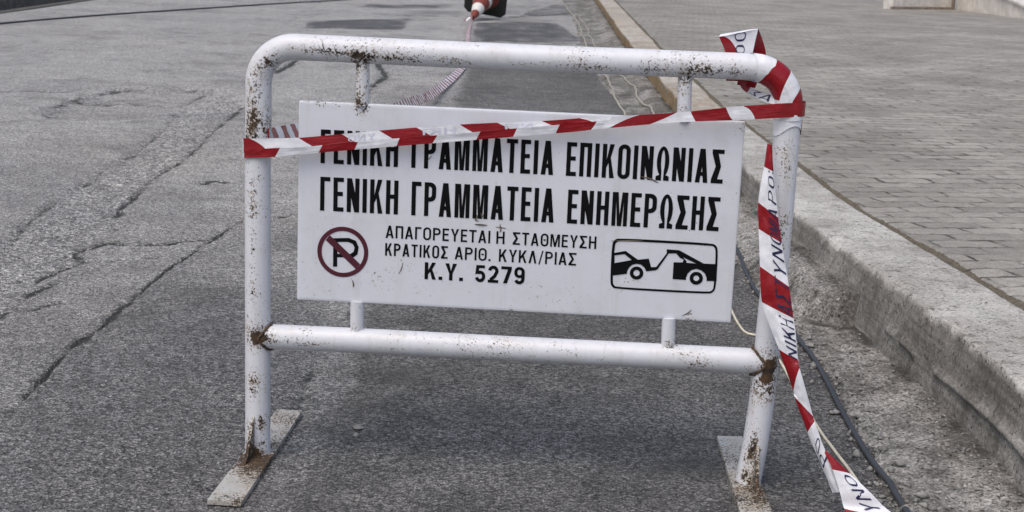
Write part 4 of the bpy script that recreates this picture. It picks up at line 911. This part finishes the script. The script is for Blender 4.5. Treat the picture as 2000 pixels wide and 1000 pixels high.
def at_t(pts, t): return [(x, t, z) for x, z in pts]
TM = [(s_, z_) for s_, z_ in T_MID]
n_ul = 9
wrapL = lambda z0, z1: None
def with_wrap(pts, t, dz=0.0):
    x, z = pts[0]
    return [(-0.026, 0.022, z - 0.004), (-0.037, 0.004, z - 0.002), (-0.033, -0.018, z - 0.001)] + [(x + 0.012, -0.034, z)] + at_t(pts[1:], t)
up_t = T_TOP[:8]; up_b = [(a[0], (a[1] * 0.45 + b[1] * 0.55)) for a, b in zip(T_BOT[:8], T_MID[:8])]
md_t = T_MID[:8]; md_b = T_BOT[:8]
U = Ribbon(with_wrap(up_t, -0.0355), with_wrap(up_b, -0.0365), tabf(U_TOP, 0), tabf(U_BOT, 0), 12, 9, 0.0012, 3)
uo = U.build('front_strip', tape)
Lr = Ribbon(with_wrap(md_t, -0.0425), with_wrap(md_b, -0.0400), tabf(L_TOP, 0), tabf(L_BOT, 0), 12, 9, 0.0012, 5, 0.0)
Lr.build('front_strip', tape)
mt, mbm = [(0.838, 0.8988)] + T_TOP[8:], [(0.812, 0.8690)] + T_BOT[8:]
M_TOP[0][-1] = 1.31; M_BOT[0][-1] = 1.315
def with_tail(pts, t):
    x, z = pts[-1]
    return at_t(pts[:-1], t) + [(x, t + 0.001, z), (1.245, -0.0375, z + 0.003), (1.272, -0.026, z + 0.004), (1.2835, 0.0, z + 0.004), (1.272, 0.028, z + 0.004)]
Mr = Ribbon(with_tail(mt, -0.0450), with_tail(mbm, -0.0455), tabf(M_TOP, 0), tabf(M_BOT, 0), 12, 9, 0.0016, 7)
Mr.build('front_strip', tape)
# print showing through from the far side of the upper flap, so mirrored
def row_at(Rb, val, axis=0):
    c = (Rb.L[:, axis] + Rb.R[:, axis]) / 2
    o_ = np.argsort(c); return float(np.interp(val, c[o_], np.arange(Rb.n)[o_]))
sgn = -1 if U.N[60, 1] > 0 else 1
for txt, xa, xb in (('ΥΝΟ', 0.222, 0.286), ('ΗΚΙ', 0.398, 0.474), ('ΝΗ', 0.590, 0.655)):
    mb = MB(); U.text(mb, txt, row_at(U, xa), row_at(U, xb), 0.66, 0.16, sgn * 0.0010, mirror=True, st=0.13)
    mb.build('faint_print', M_GHOST, uo)

# hanging tail
tail = Ribbon([(x, t, z) for x, z, t in TAIL_L], [(x, t, z) for x, z, t in TAIL_R], tabf(TL_PHI, 2), tabf(TR_PHI, 2), 12, 13, 0.0042, 11, 0.006)
to = tail.build('hanging_tail', tape)
def tsgn(Rb, i): return -1 if Rb.N[i, 1] > 0 else 1
for txt, za, zb in TAIL_TXT:
    mb = MB(); ra, rb = row_at(tail, za, 2), row_at(tail, zb, 2)
    tail.text(mb, txt, ra, rb, 0.97 if txt != 'PO' else 0.9, 0.50 if txt != 'PO' else 0.2, tsgn(tail, 60) * 0.0014, W=0.7, st=0.13, b=0.075, gap=0.22)
    mb.build('tape_print', M_NAVY, to)
flap = Ribbon([(x, t, max(z, 0.004 + 0.002 * i)) if i < 4 else (x, t - 0.05, 0.012) for i, (x, z, t) in enumerate(FLAP_L)],
              [(x, t, max(z, 0.004 + 0.002 * i)) if i < 4 else (x, t - 0.05, 0.012) for i, (x, z, t) in enumerate(FLAP_R)],
              [0.05, 0.5, 0.72, 1.0, 1.25], [0.30, 0.5, 0.68, 0.8, 0.93], 10, 11, 0.002, 13, 0.003)
fo = flap.build('trailing_end', tape)
mb = MB()
flap.text(mb, 'ΥΝΟ', row_at(flap, 0.022, 2), row_at(flap, 0.100, 2), 0.83, 0.42, tsgn(flap, 20) * 0.0012, W=0.7, st=0.13, b=0.075, gap=0.22)
mb.build('tape_print', M_NAVY, fo)

# bow of tape standing up behind the top rail
A = Ribbon([(1.100, 0.040, 0.985), (1.096, 0.040, 1.03), (1.092, 0.036, 1.055), (1.076, 0.030, 1.087)], [(1.150, 0.040, 0.985), (1.155, 0.040, 1.03), (1.157, 0.034, 1.055), (1.1635, 0.022, 1.108)],
           [0.10, 0.12, 0.22, 0.46], [0.80, 0.82, 0.85, 0.92], 8, 9, 0.0018, 17, 0.004)
ao = A.build('bow', tape)
mb = MB(); A.text(mb, 'ΡΟC'.replace('C', 'Ο'), row_at(A, 1.035, 2), row_at(A, 1.125, 2), 0.70, 0.40, tsgn(A, 12) * 0.0012, W=0.7, st=0.13, b=0.075, gap=0.22)
mb.build('tape_print', M_NAVY, ao)
Bk = Ribbon([(1.076, 0.030, 1.087), (1.085, 0.045, 1.092), (1.125, 0.062, 1.06), (1.13, 0.064, 1.0), (1.128, 0.058, 0.975)], [(1.1635, 0.022, 1.108), (1.168, 0.036, 1.105), (1.190, 0.058, 1.05), (1.180, 0.062, 1.0), (1.17, 0.05, 0.97)],
            [0.92, 1.02, 1.1, 1.2, 1.3], [0.95, 1.05, 1.2, 1.3, 1.4], 8, 9, 0.0015, 19)
Bk.build('bow', tape)
Cr = Ribbon([(1.116, 0.042, 1.02), (1.1283, 0.038, 0.986), (1.140, 0.034, 0.967), (1.158, 0.024, 0.957), (1.186, 0.004, 0.945), (1.225, -0.022, 0.938)],
            [(1.150, 0.042, 1.02), (1.157, 0.038, 0.986), (1.157, 0.032, 0.975), (1.174, 0.022, 0.967), (1.205, 0.002, 0.962), (1.232, -0.020, 0.962)],
            [0.1, 0.25, 0.42, 0.55, 0.75, 0.9], [0.15, 0.35, 0.49, 0.6, 0.8, 0.95], 8, 7, 0.0015, 23)
co = Cr.build('bow', tape)
mb = MB(); Cr.text(mb, 'ΑΣ', row_at(Cr, 1.205), row_at(Cr, 1.160), 0.1, 0.9, tsgn(Cr, 30) * 0.0012, W=0.8, st=0.13, b=0.075, gap=0.25)
mb.build('tape_print', M_NAVY, co)

# turns of tape wound round the bend of the right post
def sleeve(name, pth, rad, phi, seed, cut0=0.0, cut1=0.0, cr=0.0016):
    P = [Vector(p) for p in pth]; n = 40; N = len(P)
    tang = [(P[min(i + 1, N - 1)] - P[max(i - 1, 0)]).normalized() for i in range(N)]
    V_ = np.zeros((N, n + 1, 3)); UV = np.zeros((N, n + 1, 2))
    ia = np.arange(N)
    Pn = np.array([tuple(p) for p in P])
    for k in range(n + 1):
        a = 2 * math.pi * k / n                    # 0 faces the camera side (-y)
        sh = np.linspace(0, 1, N)
        lo2 = cut0 * (0.5 + 0.5 * math.cos(a * 1 + seed)) * (N - 1); hi2 = (N - 1) - cut1 * (0.5 + 0.5 * math.cos(2 * a + seed * 2)) * (N - 1)
        ii = lo2 + (hi2 - lo2) * sh
        for i in range(N):
            f_ = ii[i]; i0 = min(int(f_), N - 2); t_ = f_ - i0
            p = P[i0].lerp(P[i0 + 1], t_); tg = tang[i0].lerp(tang[i0 + 1], t_).normalized()
            y_ = Vector((0, -1, 0)); b_ = tg.cross(y_).normalized()
            q = p + (y_ * math.cos(a) + b_ * math.sin(a)) * (rad + cr * float(fbm(np.array(i * 0.35 + a), np.array(a * 1.5 + i * 0.2), seed, 3)))
            V_[i, k] = q; UV[i, k] = (phi(sh[i], a if a <= math.pi else a - 2 * math.pi), sh[i])
    return mesh_obj(name, V_.reshape(-1, 3), grid_faces(N, n + 1), M_TAPE, tape, uv=UV.reshape(-1, 2))
bend = densify([(1.13, 0, ZT), (WT - BR, 0, ZT)], 0.01)[:-1] + arc(WT - BR, ZT - BR, BR, math.pi / 2, 0, 14) + densify([(WT, 0, ZT - BR), (WT, 0, 0.915)], 0.01)[1:]
# a > 0 is the inner side of the bend as seen from the camera's side
def bend_phi(s_, a):
    q = s_ + 0.10 * math.sin(a); k = 0.5 + 0.5 * math.sin(a)
    outer = float(np.interp(q, [-0.2, 0.20, 0.38, 0.60, 0.80, 1.2], [0.7, 1.0, 1.5, 2.0, 2.5, 2.9])); inner = float(np.interp(q, [-0.2, 0.20, 1.2], [0.7, 1.0, 1.47]))
    return outer * (1 - k) + inner * k
sleeve('post_wrap', bend[1:], 0.0335, bend_phi, 31, cut0=0.12)
sleeve('post_wrap', densify([(WT, 0, 0.952), (WT, 0, 0.905)], 0.006), 0.0355, lambda s_, a: 0.62 + 0.25 * s_ + 0.1 * math.sin(a), 33, 0.2, 0.1)
sleeve('post_wrap', densify([(WT, 0, 0.925), (WT + 0.001, 0, 0.868)], 0.006), 0.0338, lambda s_, a: 0.55 + 0.3 * s_ if a > -1.25 else 0.2, 35, 0.0, 0.45)

# long tape from the left post back to the cone
far = empty('barrier_tape', (0, 0, 0))
tag(far, 'red and white tape sagging from the left post back to the fallen cone', 'barrier tape')
Q = [(-0.585, 3.50, 0.795), (-0.597, 3.575, 0.785), (-0.603, 4.0, 0.745), (-0.606, 4.4, 0.705), (-0.612, 5.2, 0.612), (-0.618, 6.0, 0.525), (-0.628, 7.3, 0.42), (-0.637, 8.6, 0.318), (-0.646, 9.6, 0.235), (-0.655, 10.6, 0.15), (-0.650, 11.6, 0.085), (-0.625, 12.6, 0.045),
     (-0.585, 13.6, 0.03), (-0.555, 14.8, 0.022), (-0.57, 16.2, 0.015), (-0.62, 17.8, 0.015), (-0.68, 19.2, 0.02), (-0.72, 21.0, 0.03), (-0.745, 22.62, 0.10)]
TW = [0.0, 0.3, 0.6, 0.7, 0.7, 0.65, 0.6, 0.6, 0.6, 0.65, 0.8, 1.0, 1.2, 1.35, 1.4, 1.4, 1.3, 1.1, 0.6]
Wd = [0.035] * 12 + [0.035, 0.035, 0.032, 0.03, 0.028, 0.022, 0.012]
Lq = [(x - wd_ * math.sin(t), y, z + wd_ * math.cos(t)) for (x, y, z), t, wd_ in zip(Q, TW, Wd)]
Rq = [(x + wd_ * math.sin(t), y, z - wd_ * math.cos(t)) for (x, y, z), t, wd_ in zip(Q, TW, Wd)]
fb = lambda sl: (lambda P, u: np.concatenate([[0], np.cumsum(np.linalg.norm(np.diff(P, axis=0), axis=1))]) / 0.195 + sl)
Ribbon(Lq, Rq, fb(0.0), fb(0.5), 22, 5, 0.004, 41).build('long_strip', far)
mb = MB(); mb.tube([(-0.60 + 0.034 * math.cos(0), 3.5, 0.79)], 0.001) if False else None
kn = Ribbon([(-0.74, 22.60, 0.09), (-0.77, 22.58, 0.085), (-0.81, 22.56, 0.05), (-0.84, 22.55, 0.03)], [(-0.73, 22.60, 0.06), (-0.77, 22.55, 0.05), (-0.82, 22.50, 0.012), (-0.86, 22.50, 0.01)], [0.1, 0.4, 0.8, 1.2], [0.2, 0.6, 0.9, 1.3], 6, 5, 0.006, 43)
kn.build('knot_end', far)

# ------------------------------------------------------------------ fallen cone
tip = Vector((-0.735, 22.66, 0.055)); axis_b = Vector((-0.575, 23.44, 0.35))
ax = (axis_b - tip).normalized(); clen = 0.88
cone = empty('traffic_cone', (-0.6, 23.2, 0.0))
tag(cone, 'fallen red and white traffic cone with black base, tape tied to its tip', 'traffic cone')
cone_m = Matrix.Translation(tip - cone.location) @ ax.to_track_quat('Z', 'Y').to_matrix().to_4x4() @ Matrix.Rotation(math.radians(8), 4, 'Z')
def lathe(prof, n=32):
    v = []; f = []
    for d, r in prof:
        for k in range(n):
            a = 2 * math.pi * k / n; v.append(cone_m @ Vector((r * math.cos(a), r * math.sin(a), d)))
    for i in range(len(prof) - 1):
        for k in range(n): f.append((i * n + k, i * n + (k + 1) % n, (i + 1) * n + (k + 1) % n, (i + 1) * n + k))
    return v, f
rad = lambda d: 0.034 + (0.185 - 0.034) * d / clen
mb = MB(); mb.add(*lathe([(0.10, 0.02), (0.02, 0.024), (0.0, 0.028), (0.0, 0.036), (0.02, rad(0.02)), (0.4, rad(0.4)), (clen - 0.03, rad(clen - 0.03)), (clen, 0.225)]))
mb.build('cone_body', M_CONE_R, cone)
for d0, d1 in ((0.17, 0.36), (0.57, 0.66)):
    mb = MB(); mb.add(*lathe([(d0, rad(d0) - 0.002), (d0, rad(d0) + 0.003), (d1, rad(d1) + 0.003), (d1, rad(d1) - 0.002)])); mb.build('reflective_band', M_CONE_W, cone)
hb = 0.335; ch = 0.07
octo = [(hb, hb - ch), (hb - ch, hb), (-hb + ch, hb), (-hb, hb - ch), (-hb, -hb + ch), (-hb + ch, -hb), (hb - ch, -hb), (hb, -hb + ch)]
v = [cone_m @ Vector((x * k, y * k, d)) for d, k in ((clen, 0.93), (clen + 0.015, 1.0), (clen + 0.05, 1.0)) for x, y in octo]
f = [tuple(range(8))[::-1], tuple(range(16, 24))] + [(i * 8 + k, i * 8 + (k + 1) % 8, (i + 1) * 8 + (k + 1) % 8, (i + 1) * 8 + k) for i in range(2) for k in range(8)]
mb = MB(); mb.add(v, f); mb.build('cone_base', M_CONE_B, cone, smooth=False, bevel=0.008)

# ------------------------------------------------------------------ cables on the ground
def ground_z(x, y):
    z = road_z(x, y)
    g = float(gutter_z(np.array([[float(x)]]), np.array([[float(y)]]))[0][0, 0])
    return max(z, g) if x > float(interp(GUT_E, y)) - 0.05 else z
def cable(name, pts, r, mat, label, cat='cable', group=None, wig=0.0):
    P = smooth_path([(x, y, 0) for x, y in pts], 10)
    P = [Vector((p.x + wig * float(fbm(np.array(p.y * 3), np.array(1.0), 5, 2)), p.y, 0)) for p in P]
    zs = np.array([ground_z(p.x, p.y) for p in P]); k = np.ones(7) / 7
    zp = np.pad(zs, 3, mode='edge'); zsm = np.maximum(np.convolve(zp, k, 'valid'), zs - 0.002)
    P = [Vector((p.x, p.y, z + r * 0.9)) for p, z in zip(P, zsm)]
    mb = MB(); mb.tube(P, r, 10)
    return tag(mb.build(name, mat), label, cat, group)
cable('cable', CABLE, 0.0085, M_CABLE, 'thick black cable lying in the gutter beside the right post')
cable('wire', WIRE, 0.0042, M_WIRE, 'thin cream wire curling behind the right post and under the hanging tape', 'wire')
cable('wire', WIRE_B, 0.009, M_DUSTY, 'dusty pale wire along the edge of the dark asphalt behind the sign', 'wire', wig=0.02)
cable('wire', WIRE_C, 0.008, M_DUSTY, 'dusty pale wire on the gutter concrete close to the ochre kerb', 'wire', wig=0.03)
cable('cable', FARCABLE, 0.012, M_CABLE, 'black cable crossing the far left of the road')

# ------------------------------------------------------------------ stones
def stone_mesh(r, seed):
    bm = bmesh.new(); bmesh.ops.create_icosphere(bm, subdivisions=2, radius=r)
    rs = random.Random(seed)
    k = [rs.uniform(0.75, 1.25) for _ in range(3)]; dirs = [(Vector((rs.uniform(-1, 1), rs.uniform(-1, 1), rs.uniform(-1, 1))).normalized(), rs.uniform(0.55, 0.85)) for _ in range(7)]
    for v in bm.verts:
        for d, c_ in dirs:
            q = v.co.dot(d) - c_ * r
            if q > 0: v.co -= d * q
        v.co.x *= k[0]; v.co.y *= k[1]; v.co.z *= 0.75 * k[2]
    me = bpy.data.meshes.new('pebble'); bm.to_mesh(me); bm.free(); me.materials.append(M_STONE); return me
for (x, y), r, lb in ((PEBBLES[0], 0.013, 'larger grey pebble on the dark asphalt under the sign'), (PEBBLES[1], 0.009, 'smaller grey pebble just in front of the larger one under the sign')):
    o = link(bpy.data.objects.new('pebble', stone_mesh(r, int(x * 1000)))); o.location = (x, y, road_z(x, y) + r * 0.45); tag(o, lb, 'pebble', 'pebbles under the sign')
# loose grit along cracks, gutter edge and kerb foot: nobody could count it
gv, gf = [], []
base = [(1, 0, 0), (-1, 0, 0), (0, 1, 0), (0, -1, 0), (0, 0, 1), (0, 0, -1)]
bf = [(0, 2, 4), (2, 1, 4), (1, 3, 4), (3, 0, 4), (2, 0, 5), (1, 2, 5), (3, 1, 5), (0, 3, 5)]
gx_, gy_, gr_ = [], [], []
for i, (pts, wd, dp, dk) in enumerate(CRACKS[:7]):
    for (ax_, ay_), (bx_, by_) in zip(pts[:-1], pts[1:]):
        for _ in range(int(math.hypot(bx_ - ax_, by_ - ay_) * 55)):
            t = random.random(); gx_.append(ax_ + (bx_ - ax_) * t + random.gauss(0, 0.03)); gy_.append(ay_ + (by_ - ay_) * t + random.gauss(0, 0.05)); gr_.append(random.uniform(0.0018, 0.0052))
for _ in range(900):
    y = 3.0 + 6 * random.random() ** 1.6; e_ = float(interp(GUT_E, y)); gx_.append(e_ + random.gauss(0.0, 0.03)); gy_.append(y); gr_.append(random.uniform(0.002, 0.008) * (1.0 if random.random() < 0.88 else 2.2))
for _ in range(55):
    y = 3.0 + 3.2 * random.random(); gx_.append(float(interp(GUT_E, y)) + random.gauss(0.02, 0.05)); gy_.append(y); gr_.append(random.uniform(0.006, 0.015))
for _ in range(500):
    y = 3.0 + 5 * random.random() ** 1.4; gx_.append(float(interp(KB, y)) - abs(random.gauss(0, 0.05)) - 0.01); gy_.append(y); gr_.append(random.uniform(0.002, 0.007))
for _ in range(1100):
    y = 3.0 + 4 * random.random(); gx_.append(random.uniform(-1.6, 1.0)); gy_.append(y); gr_.append(random.uniform(0.0012, 0.003))
GXa, GYa = np.array([gx_]), np.array([gy_])
zr_ = road_field(GXa, GYa)[0][0]; zg_ = gutter_z(GXa, GYa)[0][0]; ge_ = interp(GUT_E, GYa[0])
for x, y, r, z1, z2, e_ in zip(gx_, gy_, gr_, zr_, zg_, ge_):
    z = max(z1, z2) if x > e_ - 0.05 else z1
    a = random.random() * 6.28; ca, sa = math.cos(a), math.sin(a); kx, ky, kz = (random.uniform(0.6, 1.2) for _ in range(3)); o_ = len(gv)
    for bx_, by_, bz_ in base:
        bx_, by_, bz_ = bx_ * kx + random.uniform(-.2, .2), by_ * ky + random.uniform(-.2, .2), bz_ * kz * 0.8
        gv.append((x + r * (bx_ * ca - by_ * sa), y + r * (bx_ * sa + by_ * ca), z + r * 0.4 + r * bz_))
    gf += [(a_ + o_, b_ + o_, c_ + o_) for a_, b_, c_ in bf]
tag(mesh_obj('gravel', gv, np.array(gf), M_STONE, smooth=False), kind='stuff')

# ------------------------------------------------------------------ white stone wall across the pavement
wl = empty('low_wall', (8.6, 29.7, 0.198))
tag(wl, 'white marble stair wall with a sloping capped arm at the back of the pavement', 'wall')
def wquad(name, mat, a, b, za, zb, th, z0=-0.05, bevel=0.01):
    a, b = Vector((*a, 0)), Vector((*b, 0)); d = (b - a).normalized(); n = Vector((-d.y, d.x, 0)) * th
    o_ = Vector((8.6, 29.7, 0))
    v = [a, b, b + n, a + n]; v = [p - o_ for p in v]
    zz = [za, zb, zb, za]
    vs_ = [(p.x, p.y, z0) for p in v] + [(p.x, p.y, z) for p, z in zip(v, zz)]
    mb = MB(); mb.add(vs_, [(0, 3, 2, 1), (4, 5, 6, 7), (0, 1, 5, 4), (1, 2, 6, 5), (2, 3, 7, 6), (3, 0, 4, 7)])
    return mb.build(name, mat, wl, smooth=False, bevel=bevel)
wquad('wall_face', M_MARBLE, (7.05, 28.75), (8.45, 29.75), 0.85, 0.85, 0.25)
wquad('skirting', M_STAIN, (7.02, 28.69), (8.46, 29.715), 0.055, 0.055, 0.05)
wquad('pilaster', M_STAIN, (8.46, 29.71), (8.51, 29.745), 0.86, 0.86, 0.2)
wquad('sloping_arm', M_MARBLE, (8.53, 29.70), (9.02, 26.2), 0.62, 0.10, 0.20)
# cap slab that follows the slope of the arm
a, b = Vector((8.49, 29.72, 0.62)), Vector((9.0, 26.15, 0.10)); d = (b - a); d.z = 0; d.normalize(); n = Vector((-d.y, d.x, 0)) * 0.28
o_ = Vector((8.6, 29.7, 0)); mb = MB()
v = [a - o_ - n * 0.1, b - o_ - n * 0.1, b - o_ + n, a - o_ + n]; v = [p + Vector((0, 0, 0.002)) for p in v] + [p + Vector((0, 0, 0.05)) for p in v]
mb.add(v, [(0, 3, 2, 1), (4, 5, 6, 7), (0, 1, 5, 4), (1, 2, 6, 5), (2, 3, 7, 6), (3, 0, 4, 7)])
mb.build('cap', M_MARBLE, wl, smooth=False, bevel=0.008)
